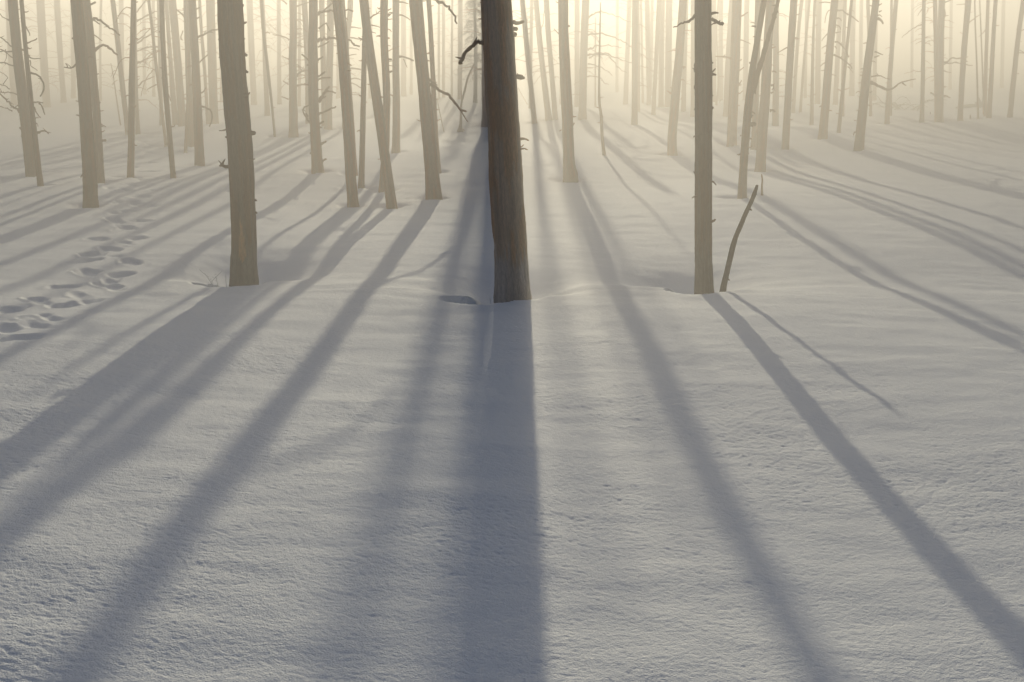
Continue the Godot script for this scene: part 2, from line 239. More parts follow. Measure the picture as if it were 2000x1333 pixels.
	branch(t, [[0.076,1.945,0],[0.182,2.042,0.011],[0.288,2.14,0.022]], 0.015, 0.0100)
	branch(t, [[0.097,2.999,0],[0.178,3.028,0.025]], 0.015, 0.0099)
	branch(t, [[0.107,2.826,0],[0.158,2.855,-0.007]], 0.015, 0.0100)
	branch(t, [[0.116,1.414,0],[0.168,1.434,0.016],[0.223,1.513,0.045]], 0.015, 0.0091)
	branch(t, [[0.111,1.147,0],[0.191,1.127,0.003],[0.26,1.098,0.005],[0.296,1.008,0.008],[0.289,0.879,0.012],[0.242,0.759,0.016]], 0.02, 0.0127)
	stubs(t, 9, 97)
	t = snag("dead_pine", "narrow pale pine between two wider trunks right of the trail", -9.028, -34.466, [[0,0,0.049],[1.346,-0.008,0.049],[2.656,-0.039,0.047],[3.518,-0.049,0.045],[4.368,-0.057,0.036],[5.219,-0.064,0.027],[5.948,-0.069,0.02]], 1, Color(0.449, 0.183, 0.051), 261, "tree", "dead pines standing in the snow")
	twigs(t, 6, 8, 0.757, 3.66, 0.6, 0.6, 753)
	t = snag("dead_pine", "wide pale pine just left of the scarred front-left trunk", -8.791, -34.252, [[0,0,0.128],[1.338,0.036,0.127],[2.64,0.062,0.126],[3.496,0.087,0.125],[4.601,0.113,0.101],[5.706,0.134,0.077],[6.653,0.148,0.056]], 1, Color(0.387, 0.155, 0.043), 268, "tree", "dead pines standing in the snow")
	twigs(t, 4, 14, 0.311, 3.92, 0.6, 0.6, 764)
	t = snag("dead_pine", "pale misty pine just right of the scarred trunk, dense drooping branches", -10.822, -48.895, [[0,0,0.118],[2.187,-0.003,0.128],[4.231,0.01,0.132],[4.406,0.011,0.106],[4.581,0.012,0.081],[4.731,0.012,0.059]], 0, Color(0.415, 0.159, 0.042), 275, "tree", "dead pines standing in the snow")
	twigs(t, 2, 13, 1.151, 4.635, 1.7, 0.8, 775)
	t = snag("dead_pine", "thin leaning pole right of the scarred trunk, curving up to the left", -6.057, -29.593, [[0,0,0.029],[0.851,-0.047,0.032],[1.86,-0.119,0.039],[2.608,-0.175,0.042],[3.348,-0.193,0.045],[4.626,-0.217,0.036],[5.904,-0.236,0.027],[7,-0.249,0.02]], 1, Color(0.367, 0.149, 0.042), 282, "tree", "dead pines standing in the snow")
	stubs(t, 3, 109)
	t = snag("dead_pine", "pale stump-straight trunk behind the thin leaning pole", -8.375, -39.828, [[0,0,0.088],[1.45,-0.005,0.078],[2.794,0.004,0.073],[3.789,-0.002,0.069],[3.964,-0.003,0.055],[4.139,-0.004,0.042],[4.289,-0.004,0.031]], 0, Color(0.372, 0.149, 0.041), 289, "tree", "dead pines standing in the snow")
	twigs(t, 4, 6, 1.28, 3.789, 1.1, 0.9, 797)
	t = snag("dead_pine", "pale thick pine with short arched twigs, right of the thin leaning pole", -5.591, -29.649, [[0,0,0.118],[0.846,0.027,0.107],[1.857,0.055,0.1],[2.607,0.104,0.096],[3.348,0.121,0.093],[4.582,0.144,0.075],[5.815,0.162,0.057],[6.873,0.174,0.042]], 1, Color(0.383, 0.151, 0.041), 296, "tree", "dead pines standing in the snow")
	branch(t, [[-0.04,1.908,0],[-0.129,1.945,0.013],[-0.204,1.995,0.025]], 0.016, 0.0097)
	branch(t, [[-0.078,1.29,0],[-0.154,1.341,0.032],[-0.204,1.379,0.054]], 0.016, 0.0097)
	branch(t, [[-0.093,0.922,0],[-0.183,0.96,-0.023],[-0.273,0.986,-0.045]], 0.016, 0.0098)
	branch(t, [[0.137,1.48,0],[0.205,1.568,-0.035],[0.285,1.619,-0.065],[0.428,1.644,-0.111]], 0.029, 0.0194)
	branch(t, [[0.141,1.265,0],[0.272,1.29,0.045],[0.441,1.29,0.103]], 0.026, 0.0195)
	branch(t, [[0.124,1.795,0],[0.212,1.732,0.003],[0.285,1.631,0.005]], 0.016, 0.0097)
	branch(t, [[0.205,3.2,0],[0.373,3.249,-0.012],[0.528,3.298,-0.022]], 0.022, 0.0128)
	branch(t, [[-0.02,2.383,0],[-0.171,2.47,-0.032],[-0.439,2.52,-0.082]], 0.019, 0.0077)
	branch(t, [[-0.036,3.249,0],[-0.123,3.323,0.007],[-0.209,3.397,0.015]], 0.019, 0.0128)
	stubs(t, 4, 115)
	twigs(t, 0, 14, 1.606, 3.102, 0.5, 0.8, 808)
	t = snag("dead_pine", "pale trunk mostly hidden behind the stubby-branched brown pine", -5.812, -33.149, [[0,0,0.08],[1.703,0.035,0.079],[3.369,0.011,0.082],[3.456,0.01,0.066],[3.544,0.01,0.051],[3.619,0.009,0.037]], 1, Color(0.388, 0.16, 0.045), 303, "tree", "dead pines standing in the snow")
	twigs(t, 8, 3, 1.139, 3.643, 0.9, 0.8, 819)
	t = snag("dead_pine", "brown pine bristling with stubby branches and a looped dead limb", -3.552, -21.06, [[0,0,0.101],[0.696,-0.026,0.093],[1.423,-0.028,0.088],[2.228,-0.008,0.082],[3.019,0.026,0.077],[4.704,0.083,0.062],[6.389,0.128,0.047],[7.833,0.159,0.035]], 2, Color(0.353, 0.15, 0.044), 310, "tree", "dead pines standing in the snow")
	branch(t, [[0.094,2.774,0],[0.141,2.81,0.02],[0.205,2.823,0.043],[0.36,2.827,0.098],[0.578,2.836,0.174],[0.759,2.81,0.238]], 0.025, 0.0136)
	branch(t, [[0.104,2.792,0],[0.224,2.853,0.014],[0.345,2.941,0.028],[0.356,2.984,0.033],[0.331,3.063,0.041]], 0.02, 0.0091)
	branch(t, [[0.078,2.316,0],[0.143,2.343,0.025],[0.225,2.356,0.054],[0.39,2.361,0.112],[0.563,2.352,0.172],[0.717,2.281,0.231],[0.861,2.21,0.288]], 0.027, 0.0137)
	branch(t, [[0.083,2.21,0],[0.176,2.245,-0.005],[0.279,2.307,-0.012]], 0.014, 0.0091)
	branch(t, [[-0.081,1.97,0],[-0.152,2.032,-0.029],[-0.224,2.086,-0.057]], 0.018, 0.0137)
	branch(t, [[0.066,1.979,0],[0.122,2.014,0.019],[0.169,2.041,0.035]], 0.018, 0.0115)
	branch(t, [[0.056,1.693,0],[0.131,1.738,-0.029],[0.187,1.782,-0.052]], 0.018, 0.0138)
	branch(t, [[0.053,1.63,0],[0.147,1.666,0],[0.285,1.675,-0.001]], 0.018, 0.0138)
	branch(t, [[0.059,1.27,0],[0.127,1.351,0.025],[0.194,1.441,0.052],[0.271,1.522,0.078]], 0.03, 0.0161)
	branch(t, [[0.107,1.333,0],[0.175,1.414,-0.027],[0.277,1.432,-0.054],[0.359,1.405,-0.076]], 0.018, 0.0115)
	branch(t, [[0.067,1.242,0],[0.125,1.306,0.014],[0.2,1.351,0.028]], 0.018, 0.0092)
	branch(t, [[0.104,2.528,0],[0.169,2.572,0.025],[0.225,2.608,0.046],[0.27,2.599,0.06],[0.321,2.484,0.1]], 0.016, 0.0091)
	branch(t, [[0.05,1.025,0],[0.201,1.088,0.015],[0.37,1.17,0.032]], 0.021, 0.0139)
	branch(t, [[0.044,0.852,0],[0.101,0.879,0.013],[0.139,0.906,0.022]], 0.021, 0.0162)
	branch(t, [[0.059,0.486,0],[0.116,0.522,-0.019],[0.164,0.55,-0.034]], 0.021, 0.0163)
	branch(t, [[0.076,0.172,0],[0.115,0.209,-0.002],[0.162,0.228,-0.005]], 0.023, 0.0187)
	branch(t, [[-0.103,0.879,0],[-0.166,0.943,-0.022],[-0.21,1.007,-0.041],[-0.234,1.097,-0.064],[-0.223,1.152,-0.078],[-0.129,1.197,-0.103]], 0.018, 0.0116)
	branch(t, [[-0.146,0.988,0],[-0.18,1.052,0.017]], 0.019, 0.0139)
	branch(t, [[-0.105,0.329,0],[-0.133,0.338,-0.004]], 0.019, 0.0140)
	branch(t, [[-0.084,1.898,0],[-0.13,1.898,-0.002]], 0.018, 0.0138)
	stubs(t, 8, 121)
	t = snag("dead_pine", "pale slim trunk seen in the gap right of the stubby-branched pine", -5.232, -32.345, [[0,0,0.071],[1.732,0.031,0.074],[3.357,0.046,0.077],[3.445,0.046,0.062],[3.532,0.047,0.047],[3.607,0.047,0.035]], 1, Color(0.402, 0.167, 0.048), 317, "tree", "dead pines standing in the snow")
	twigs(t, 2, 4, 1.732, 3.357, 0.5, 0.6, 841)
	t = snag("dead_pine", "pale broad trunk behind the pair of leaning brown pines, left of them", -4.995, -31.502, [[0,0,0.104],[1.375,0.081,0.096],[2.572,0.148,0.092],[3.36,0.174,0.092],[4.542,0.206,0.074],[5.724,0.231,0.056],[6.737,0.248,0.041]], 1, Color(0.389, 0.151, 0.04), 324, "tree", "dead pines standing in the snow")
	twigs(t, 2, 8, 0.431, 3.098, 0.5, 0.6, 852)
	t = snag("dead_pine", "pale bent trunk with stacked horizontal limbs behind the leaning brown pines", -4.607, -31.949, [[0,0,0.067],[1.1,0.048,0.066],[2.184,0.122,0.069],[2.987,0.23,0.072],[3.385,0.255,0.076],[4.555,0.315,0.061],[5.724,0.363,0.047],[6.727,0.396,0.034]], 1, Color(0.371, 0.149, 0.041), 331, "tree", "dead pines standing in the snow")
	branch(t, [[0.15,2.64,0],[0.317,2.68,-0.006],[0.524,2.654,-0.012]], 0.024, 0.0125)
	branch(t, [[0.129,2.399,0],[0.309,2.399,-0.001],[0.53,2.359,-0.003]], 0.028, 0.0139)
	branch(t, [[0.121,2.13,0],[0.301,2.13,0.029],[0.467,2.077,0.057]], 0.021, 0.0104)
	branch(t, [[0.114,1.901,0],[0.227,1.955,-0.002],[0.38,1.969,-0.004]], 0.021, 0.0104)
	branch(t, [[0.118,1.563,0],[0.286,1.604,-0.025],[0.48,1.563,-0.054]], 0.031, 0.0174)
	branch(t, [[0.109,1.291,0],[0.278,1.332,-0.012],[0.473,1.291,-0.025]], 0.024, 0.0140)
	branch(t, [[0.107,1.196,0],[0.302,1.182,-0.048],[0.48,1.073,-0.1]], 0.021, 0.0126)
	branch(t, [[0.224,2.801,0],[0.294,2.841,-0.007]], 0.017, 0.0104)
	twigs(t, 0, 5, 0.827, 3.385, 0.6, 0.6, 863)
	t = snag("dead_pine", "smooth brown pine leaning left, left one of the leaning brown pair", -2.399, -17.273, [[0,0,0.079],[0.557,-0.026,0.077],[1.31,-0.049,0.074],[2.196,-0.09,0.07],[2.991,-0.148,0.067],[4.706,-0.246,0.054],[6.422,-0.325,0.041],[7.892,-0.38,0.03]], 2, Color(0.439, 0.178, 0.05), 338, "tree", "dead pines standing in the snow")
	stubs(t, 6, 133)
	t = snag("dead_pine", "narrow trunk tucked behind the left one of the leaning brown pair", -2.839, -20.8, [[0,0,0.042],[1.088,-0.033,0.039],[2.153,-0.083,0.036],[3.022,-0.128,0.036],[3.11,-0.132,0.029],[3.197,-0.135,0.022],[3.272,-0.137,0.016]], 2, Color(0.454, 0.174, 0.046), 345, "tree", "dead pines standing in the snow")
	stubs(t, 7, 136)
	t = snag("dead_pine", "thin straight pine between the two leaning brown pines", -2.55, -19.426, [[0,0,0.05],[0.9,0.046,0.045],[1.984,0.101,0.042],[3.043,0.155,0.04],[3.13,0.159,0.032],[3.218,0.162,0.024],[3.293,0.163,0.018]], 2, Color(0.386, 0.16, 0.046), 352, "tree", "dead pines standing in the snow")
	stubs(t, 12, 139)
	t = snag("dead_pine", "brown pine leaning strongly left, right one of the leaning brown pair", -1.81, -17.217, [[0,0,0.077],[0.555,-0.064,0.076],[1.157,-0.134,0.074],[1.97,-0.235,0.07],[2.479,-0.296,0.067],[2.981,-0.343,0.065],[4.239,-0.435,0.052],[5.498,-0.509,0.04],[6.576,-0.559,0.029]], 2, Color(0.394, 0.157, 0.043), 359, "tree", "dead pines standing in the snow")
	branch(t, [[-0.253,2.724,0],[-0.215,2.76,-0.006],[-0.162,2.788,-0.013],[-0.109,2.831,-0.02]], 0.011, 0.0067)
	branch(t, [[-0.24,2.63,0],[-0.181,2.623,-0.017],[-0.122,2.601,-0.035]], 0.009, 0.0056)
	branch(t, [[-0.243,2.537,0],[-0.176,2.515,-0.011]], 0.007, 0.0045)
	stubs(t, 4, 142)
	t = snag("dead_pine", "upright brown pine with snapped twigs behind the strongly leaning one", -2.141, -19.052, [[0,0,0.066],[0.771,0.06,0.063],[1.594,0.096,0.061],[2.402,0.073,0.062],[3.038,0.088,0.062],[3.126,0.09,0.05],[3.213,0.091,0.038],[3.288,0.092,0.028]], 2, Color(0.443, 0.183, 0.052), 366, "tree", "dead pines standing in the snow")
	branch(t, [[0.15,2.88,0],[0.2,2.904,0.014]], 0.012, 0.0082)
	branch(t, [[0.148,2.785,0],[0.19,2.824,-0.006],[0.215,2.84,-0.008]], 0.01, 0.0062)
	branch(t, [[0.147,2.737,0],[0.213,2.745,0.013]], 0.01, 0.0062)
	branch(t, [[0.141,2.113,0],[0.191,2.113,0.01]], 0.017, 0.0124)
	branch(t, [[0.145,1.911,0],[0.195,1.927,0.007]], 0.017, 0.0125)
	stubs(t, 9, 145)
	twigs(t, 0, 4, 1.43, 2.562, 0.25, 0.3, 918)
	t = snag("dead_pine", "pale straight pine left of the trunk with the broken hanging branch", -2.423, -24.098, [[0,0,0.085],[0.806,0.028,0.077],[1.938,0.041,0.071],[3.047,0.065,0.07],[4.751,0.094,0.057],[6.456,0.117,0.043],[7.917,0.133,0.032]], 1, Color(0.422, 0.174, 0.049), 373, "tree", "dead pines standing in the snow")
	branch(t, [[0.137,3.007,0],[0.24,2.997,0.019],[0.323,2.967,0.035]], 0.016, 0.0104)
	branch(t, [[0.132,2.756,0],[0.235,2.736,-0.01],[0.348,2.656,-0.023]], 0.016, 0.0104)
	branch(t, [[0.104,1.927,0],[0.219,1.917,0.017],[0.324,1.887,0.032],[0.407,1.846,0.045]], 0.024, 0.0131)
	branch(t, [[0.198,1.887,0],[0.228,1.815,-0.012],[0.268,1.713,-0.029]], 0.011, 0.0063)
	stubs(t, 8, 148)
	t = snag("dead_pine", "stout brown pine with a broken branch hanging down on its right", -1.235, -18.134, [[0,0,0.117],[0.521,-0.037,0.111],[1.075,-0.077,0.106],[1.622,-0.124,0.099],[2.315,-0.184,0.1],[2.996,-0.235,0.102],[4.763,-0.34,0.082],[6.53,-0.425,0.062],[8.044,-0.483,0.046]], 2, Color(0.378, 0.153, 0.042), 380, "tree", "dead pines standing in the snow")
	branch(t, [[-0.139,3.101,0],[0.039,3.004,0.03],[0.156,2.951,0.05],[0.249,2.899,0.066],[0.326,2.801,0.084],[0.395,2.642,0.11]], 0.027, 0.0137)
	branch(t, [[-0.035,1.738,0],[0.044,1.699,0.009],[0.139,1.645,0.02],[0.257,1.56,0.034],[0.351,1.458,0.048],[0.454,1.334,0.064]], 0.026, 0.0179)
	branch(t, [[0.43,1.357,0],[0.477,1.271,0.01],[0.548,1.169,0.022]], 0.012, 0.0060)
	branch(t, [[0.438,1.334,0],[0.485,1.341,0.005],[0.525,1.326,0.009]], 0.02, 0.0140)
	branch(t, [[-0.049,1.815,0],[0.005,1.769,0.014],[0.076,1.723,0.031]], 0.018, 0.0099)
	stubs(t, 6, 151)
	t = snag("dead_pine", "slim pine close behind the trunk with the broken hanging branch", -1.342, -20.963, [[0,0,0.049],[0.797,-0.045,0.046],[1.787,-0.077,0.043],[2.495,-0.103,0.041],[3.018,-0.131,0.041],[3.106,-0.135,0.033],[3.193,-0.138,0.025],[3.268,-0.14,0.018]], 2, Color(0.467, 0.185, 0.051), 387, "tree", "dead pines standing in the snow")
	stubs(t, 9, 154)
	t = snag("dead_sapling", "thin bare pole leaning left of the small crooked snag", -1.916, -32.641, [[0,0,0.016],[0.466,-0.095,0.014],[0.874,-0.175,0.011]], 1, Color(0.365, 0.144, 0.039), 394, "sapling", "dead saplings and poles")
	t = snag("crooked_snag", "small crooked snag with flared foot left of the centre trunk", -1.464, -32.849, [[0,0,0.094],[0.114,0.001,0.058],[0.256,0.017,0.04],[0.611,0.02,0.029],[0.851,0.051,0.029],[1.175,0.141,0.029],[1.525,0.23,0.025],[1.874,0.404,0.018]], 1, Color(0.405, 0.166, 0.047), 401, "sapling", "dead saplings and poles")
	branch(t, [[0.036,0.752,0],[0.052,0.964,0.028],[0.04,1.133,0.051]], 0.018, 0.0108)
	branch(t, [[0.044,0.057,0],[0.088,0.086,-0.008],[0.116,0.043,-0.015]], 0.022, 0.0145)
	t = snag("dead_pine", "faint trunk far in the mist left of the crooked snag", -3.022, -51.48, [[0,0,0.073],[4.144,0.049,0.072],[4.319,0.051,0.058],[4.494,0.052,0.044],[4.644,0.053,0.032]], 0, Color(0.411, 0.164, 0.045), 408, "tree", "dead pines standing in the snow")
	twigs(t, 7, 7, 0.901, 4.57, 1, 0.6, 984)
	t = snag("dead_pine", "faint thin trunk far in the mist, between two wider ones near the bushy conifer", -2.582, -49.92, [[0,0,0.049],[4.045,0.065,0.048],[4.22,0.067,0.039],[4.395,0.069,0.03],[4.545,0.07,0.022]], 0, Color(0.422, 0.168, 0.046), 415, "tree", "dead pines standing in the snow")
	twigs(t, 5, 5, 0.9, 4.458, 0.8, 0.6, 995)
	t = snag("dead_pine", "pale misty trunk rising behind the small crooked snag", -2.236, -49.98, [[0,0,0.099],[4.067,0.06,0.102],[4.242,0.062,0.083],[4.417,0.064,0.063],[4.567,0.065,0.046]], 0, Color(0.363, 0.142, 0.038), 422, "tree", "dead pines standing in the snow")
	twigs(t, 7, 7, 1.555, 4.48, 1.2, 0.6, 1006)
	t = snag("dead_pine", "pale trunk half hidden behind the left side of the thick centre pine", -0.755, -34.978, [[0,0,0.154],[1.888,-0.007,0.145],[3.646,-0.028,0.143],[5.36,-0.046,0.116],[7.075,-0.059,0.088],[8.544,-0.069,0.064]], 1, Color(0.429, 0.168, 0.046), 429, "tree", "dead pines standing in the snow")
	twigs(t, 6, 0, 1.442, 3.501, 1, 0.6, 1017)
	t = snag("dead_pine", "faint grey trunk far back above the broken hanging branch", -5.071, -54.6, [[0,0,0.12],[4.332,0.081,0.124],[4.507,0.084,0.1],[4.682,0.086,0.076],[4.832,0.087,0.056]], 0, Color(0.468, 0.181, 0.048), 436, "tree", "dead pines standing in the snow")
	twigs(t, 6, 6, 1.588, 4.558, 1, 0.6, 1028)
	t = snag("dead_pine", "very faint trunk far back, right beside the slim pine behind the hanging branch", -3.082, -49.14, [[0,0,0.054],[3.988,0.053,0.053],[4.163,0.055,0.043],[4.338,0.056,0.033],[4.488,0.057,0.024]], 0, Color(0.407, 0.16, 0.044), 443, "tree", "dead pines standing in the snow")
	twigs(t, 4, 4, 0.892, 3.988, 0.8, 0.6, 1039)
	t = snag("dead_pine", "leaning pale pine, first one right of the thick centre trunk", 0.688, -35.497, [[0,0,0.078],[1.069,-0.113,0.078],[2.422,-0.257,0.077],[3.607,-0.382,0.073],[4.817,-0.485,0.059],[6.027,-0.567,0.045],[7.065,-0.623,0.033]], 1, Color(0.451, 0.174, 0.046), 450, "tree", "dead pines standing in the snow")
	twigs(t, 9, 3, 0.765, 3.754, 1, 0.5, 1050)
	t = snag("dead_pine", "faint trunk behind the first leaning pine right of the centre", 0.656, -42.059, [[0,0,0.06],[2.008,0.021,0.059],[3.766,0.042,0.063],[3.941,0.044,0.051],[4.116,0.045,0.039],[4.266,0.046,0.029]], 0, Color(0.395, 0.151, 0.04), 457, "tree", "dead pines standing in the snow")
	twigs(t, 4, 4, 1.116, 3.766, 0.9, 0.5, 1061)
	t = snag("dead_pine", "leaning pale pine, left one of two that touch at the foot", 1.141, -36.247, [[0,0,0.1],[1.152,-0.142,0.091],[2.38,-0.291,0.083],[3.59,-0.407,0.078],[4.779,-0.498,0.063],[5.968,-0.57,0.048],[6.987,-0.62,0.035]], 1, Color(0.413, 0.17, 0.048), 464, "tree", "dead pines standing in the snow")
	branch(t, [[-0.246,2.684,0],[-0.2,2.911,0.024],[-0.155,3.289,0.063]], 0.016, 0.0094)
	twigs(t, 7, 2, 1.306, 3.74, 1, 0.6, 1072)
	t = snag("dead_pine", "leaning pale pine, right one of two that touch at the foot", 1.352, -36.339, [[0,0,0.08],[1.139,-0.096,0.079],[2.37,-0.216,0.079],[3.583,-0.302,0.078],[4.594,-0.36,0.063],[5.606,-0.406,0.048],[6.473,-0.438,0.035]], 1, Color(0.364, 0.148, 0.041), 471, "tree", "dead pines standing in the snow")
	twigs(t, 3, 5, 0.984, 3.733, 0.7, 0.6, 1083)
	t = snag("dead_sapling", "thin fallen pole propped across the snow right of the centre trunk", 0.634, -48.092, [[0,0,0.021],[0.289,-0.17,0.021],[0.66,-0.381,0.017]], 0, Color(0.415, 0.167, 0.046), 478, "sapling", "dead saplings and poles")
	t = snag("dead_pine", "brown pine with a swollen foot midway between the centre and right trunks", 1.004, -19.792, [[0,0,0.119],[0.122,-0.006,0.117],[0.279,-0.029,0.101],[0.625,-0.042,0.096],[1.14,-0.064,0.096],[1.818,-0.106,0.091],[2.403,-0.137,0.086],[2.981,-0.151,0.081],[4.701,-0.185,0.065],[6.421,-0.211,0.05],[7.896,-0.23,0.036]], 2, Color(0.422, 0.171, 0.047), 485, "tree", "dead pines standing in the snow")
	branch(t, [[-0.215,2.436,0],[-0.258,2.47,0.005],[-0.301,2.519,0.012]], 0.009, 0.0051)
	branch(t, [[-0.062,2.561,0],[-0.036,2.561,0.004]], 0.017, 0.0129)
	branch(t, [[0.034,0.927,0],[0.059,0.969,0.011]], 0.013, 0.0087)
	stubs(t, 7, 196)
	t = snag("dead_pine", "pale thick pine with long sweeping branches reaching to its right", 2.205, -36.437, [[0,0,0.12],[1.12,0.009,0.116],[2.354,0.025,0.115],[3.571,0.056,0.114],[3.746,0.06,0.092],[3.921,0.063,0.07],[4.071,0.064,0.051]], 1, Color(0.389, 0.154, 0.042), 492, "tree", "dead pines standing in the snow")
	branch(t, [[0.142,3.025,0],[0.313,3.162,0.053],[0.548,3.238,0.112],[0.865,3.117,0.193],[1.421,2.904,0.336]], 0.028, 0.0095)
	branch(t, [[0.149,2.538,0],[0.48,2.568,0.086],[0.877,2.477,0.192],[1.196,2.324,0.283],[1.534,2.093,0.389]], 0.028, 0.0119)
	branch(t, [[0.155,2.078,0],[0.407,2.201,0.037],[0.803,2.216,0.089],[1.168,2.155,0.138]], 0.024, 0.0095)
	branch(t, [[0.158,1.924,0],[0.521,2.001,0.124],[0.888,1.878,0.253],[1.208,1.755,0.367],[1.606,1.678,0.502]], 0.025, 0.0103)
	branch(t, [[0.175,1.847,0],[0.569,1.955,0.131],[0.841,1.816,0.228],[1.069,1.539,0.343],[1.327,1.384,0.439]], 0.024, 0.0095)
	branch(t, [[0.145,1.662,0],[0.416,1.616,0.003],[0.656,1.508,0.007],[0.914,1.306,0.011]], 0.02, 0.0096)
	branch(t, [[0.135,1.275,0],[0.469,1.275,0.007],[0.663,1.089,0.012],[0.808,1.027,0.016]], 0.018, 0.0080)
	twigs(t, 3, 12, 0.496, 3.872, 0.8, 0.7, 1116)
	t = snag("dead_sapling", "thin tapering sapling bent near its foot, alone on open snow", 1.963, -24.607, [[0,0,0.037],[0.44,-0.051,0.033],[0.834,-0.079,0.03],[1.142,-0.122,0.027],[1.73,-0.131,0.021],[2.561,-0.129,0.015],[3.125,-0.127,0.008]], 1, Color(0.47, 0.2, 0.058), 499, "sapling", "dead saplings and poles")
	branch(t, [[-0.117,1.173,0],[-0.074,1.205,-0.012],[-0.031,1.205,-0.023]], 0.011, 0.0054)
	branch(t, [[-0.125,0.983,0],[-0.168,0.994,0.011],[-0.201,1.004,0.019]], 0.011, 0.0054)
	branch(t, [[-0.055,0.686,0],[-0.098,0.675,0.014],[-0.152,0.686,0.031]], 0.011, 0.0054)
	branch(t, [[-0.055,0.675,0],[-0.012,0.696,-0.001]], 0.011, 0.0054)
	branch(t, [[-0.057,0.792,0],[-0.025,0.813,0.005]], 0.011, 0.0054)
	branch(t, [[-0.073,0.494,0],[-0.095,0.494,0.003]], 0.011, 0.0054)
	t = snag("dead_pine", "pale straight pine in the middle of the bright mist, right of the tapering sapling", 3.62, -34.37, [[0,0,0.091],[1.235,-0.013,0.086],[2.399,-0.039,0.09],[3.546,-0.05,0.089],[4.648,-0.058,0.072],[5.75,-0.065,0.055],[6.694,-0.07,0.04]], 1, Color(0.388, 0.162, 0.047), 506, "tree", "dead pines standing in the snow")
	twigs(t, 2, 11, 1.088, 3.546, 0.55, 0.6, 1138)
	t = snag("dead_pine", "fainter trunk showing just right of the straight pine in the bright mist", 4.435, -41.002, [[0,0,0.072],[2.063,-0.03,0.062],[3.777,-0.105,0.062],[3.952,-0.111,0.05],[4.127,-0.116,0.038],[4.277,-0.119,0.028]], 0, Color(0.484, 0.185, 0.049), 513, "tree", "dead pines standing in the snow")
	t = snag("dead_pine", "very faint wide trunk left of the straight pine in the bright mist", 4.707, -48.36, [[0,0,0.101],[2.325,0.043,0.095],[4.143,0.077,0.094],[4.318,0.08,0.076],[4.493,0.082,0.058],[4.643,0.083,0.042]], 0, Color(0.405, 0.168, 0.048), 520, "tree", "dead pines standing in the snow")
	twigs(t, 5, 2, 1.508, 4.143, 1.2, 0.5, 1160)
	t = snag("dead_pine", "faint wide trunk left of the thin leaning pale pine in the mist", 5.562, -47.267, [[0,0,0.093],[2.094,-0.094,0.098],[4.07,-0.184,0.097],[4.245,-0.19,0.078],[4.42,-0.195,0.06],[4.57,-0.199,0.044]], 0, Color(0.377, 0.155, 0.044), 527, "tree", "dead pines standing in the snow")
	twigs(t, 3, 7, 0.891, 4.265, 0.8, 0.6, 1171)
	t = snag("dead_pine", "thin pale pine leaning right in front of faint wide trunks", 4.815, -39.657, [[0,0,0.07],[1.253,0.037,0.069],[2.594,0.071,0.073],[3.751,0.1,0.077],[3.926,0.103,0.062],[4.101,0.106,0.047],[4.251,0.108,0.035]], 0, Color(0.394, 0.158, 0.044), 534, "tree", "dead pines standing in the snow")
	twigs(t, 5, 5, 0.575, 3.751, 0.4, 0.4, 1182)
	t = snag("dead_pine", "faint trunk directly right of the thin pale pine that leans right", 5.763, -45.082, [[0,0,0.099],[3.978,-0.07,0.112],[4.153,-0.072,0.09],[4.328,-0.074,0.069],[4.478,-0.075,0.05]], 0, Color(0.373, 0.145, 0.039), 541, "tree", "dead pines standing in the snow")
	twigs(t, 3, 8, 0.754, 4.165, 0.6, 0.6, 1193)
	t = snag("dead_pine", "very faint wide trunk behind the curved-base pine, left of it", 6.056, -45.24, [[0,0,0.124],[3.971,-0.07,0.127],[4.146,-0.073,0.102],[4.321,-0.075,0.078],[4.471,-0.076,0.057]], 0, Color(0.435, 0.167, 0.044), 548, "tree", "dead pines standing in the snow")
	twigs(t, 3, 4, 1.121, 4.158, 0.8, 0.6, 1204)
	t = snag("dead_pine", "pale brown pine with a curved base and a knob halfway up", 3.502, -25.214, [[0,0,0.101],[0.348,-0.016,0.097],[0.785,0.005,0.097],[1.435,0.041,0.097],[1.971,0.079,0.093],[2.714,0.111,0.087],[3.239,0.133,0.084],[4.597,0.178,0.068],[5.955,0.214,0.052],[7.119,0.239,0.038]], 1, Color(0.511, 0.205, 0.056), 555, "tree", "dead pines standing in the snow")
	branch(t, [[0.171,1.843,0],[0.204,1.854,0.003],[0.226,1.854,0.005]], 0.038, 0.0165)
	stubs(t, 10, 226)
	twigs(t, 1, 3, 1.757, 3.029, 0.25, 0.4, 1215)
	t = snag("dead_pine", "pale trunk right behind the curved-base pine", 6.209, -42.159, [[0,0,0.083],[1.747,-0.018,0.087],[3.866,-0.03,0.091],[4.041,-0.031,0.073],[4.216,-0.032,0.056],[4.366,-0.032,0.041]], 0, Color(0.39, 0.158, 0.044), 562, "tree", "dead pines standing in the snow")
	twigs(t, 2, 8, 0.67, 3.866, 0.5, 0.4, 1226)
	t = snag("dead_pine", "pale trunk half hidden behind the straight front-right pine, on its left", 6.282, -40.214, [[0,0,0.102],[2.18,-0.073,0.101],[3.861,-0.128,0.1],[4.036,-0.133,0.08],[4.211,-0.137,0.061],[4.361,-0.139,0.045]], 0, Color(0.448, 0.177, 0.048), 569, "tree", "dead pines standing in the snow")
	twigs(t, 6, 0, 1.156, 3.861, 0.5, 0.4, 1237)
	t = snag("dead_pine", "faint trunk just right of the straight front-right pine", 8.097, -46.8, [[-0.101,0,0.103],[3.928,-0.149,0.101],[4.103,-0.154,0.081],[4.278,-0.158,0.062],[4.428,-0.161,0.045]], 0, Color(0.414, 0.162, 0.043), 576, "tree", "dead pines standing in the snow")
	twigs(t, 0, 5, 0.98, 3.928, 0.9, 0.7, 1248)
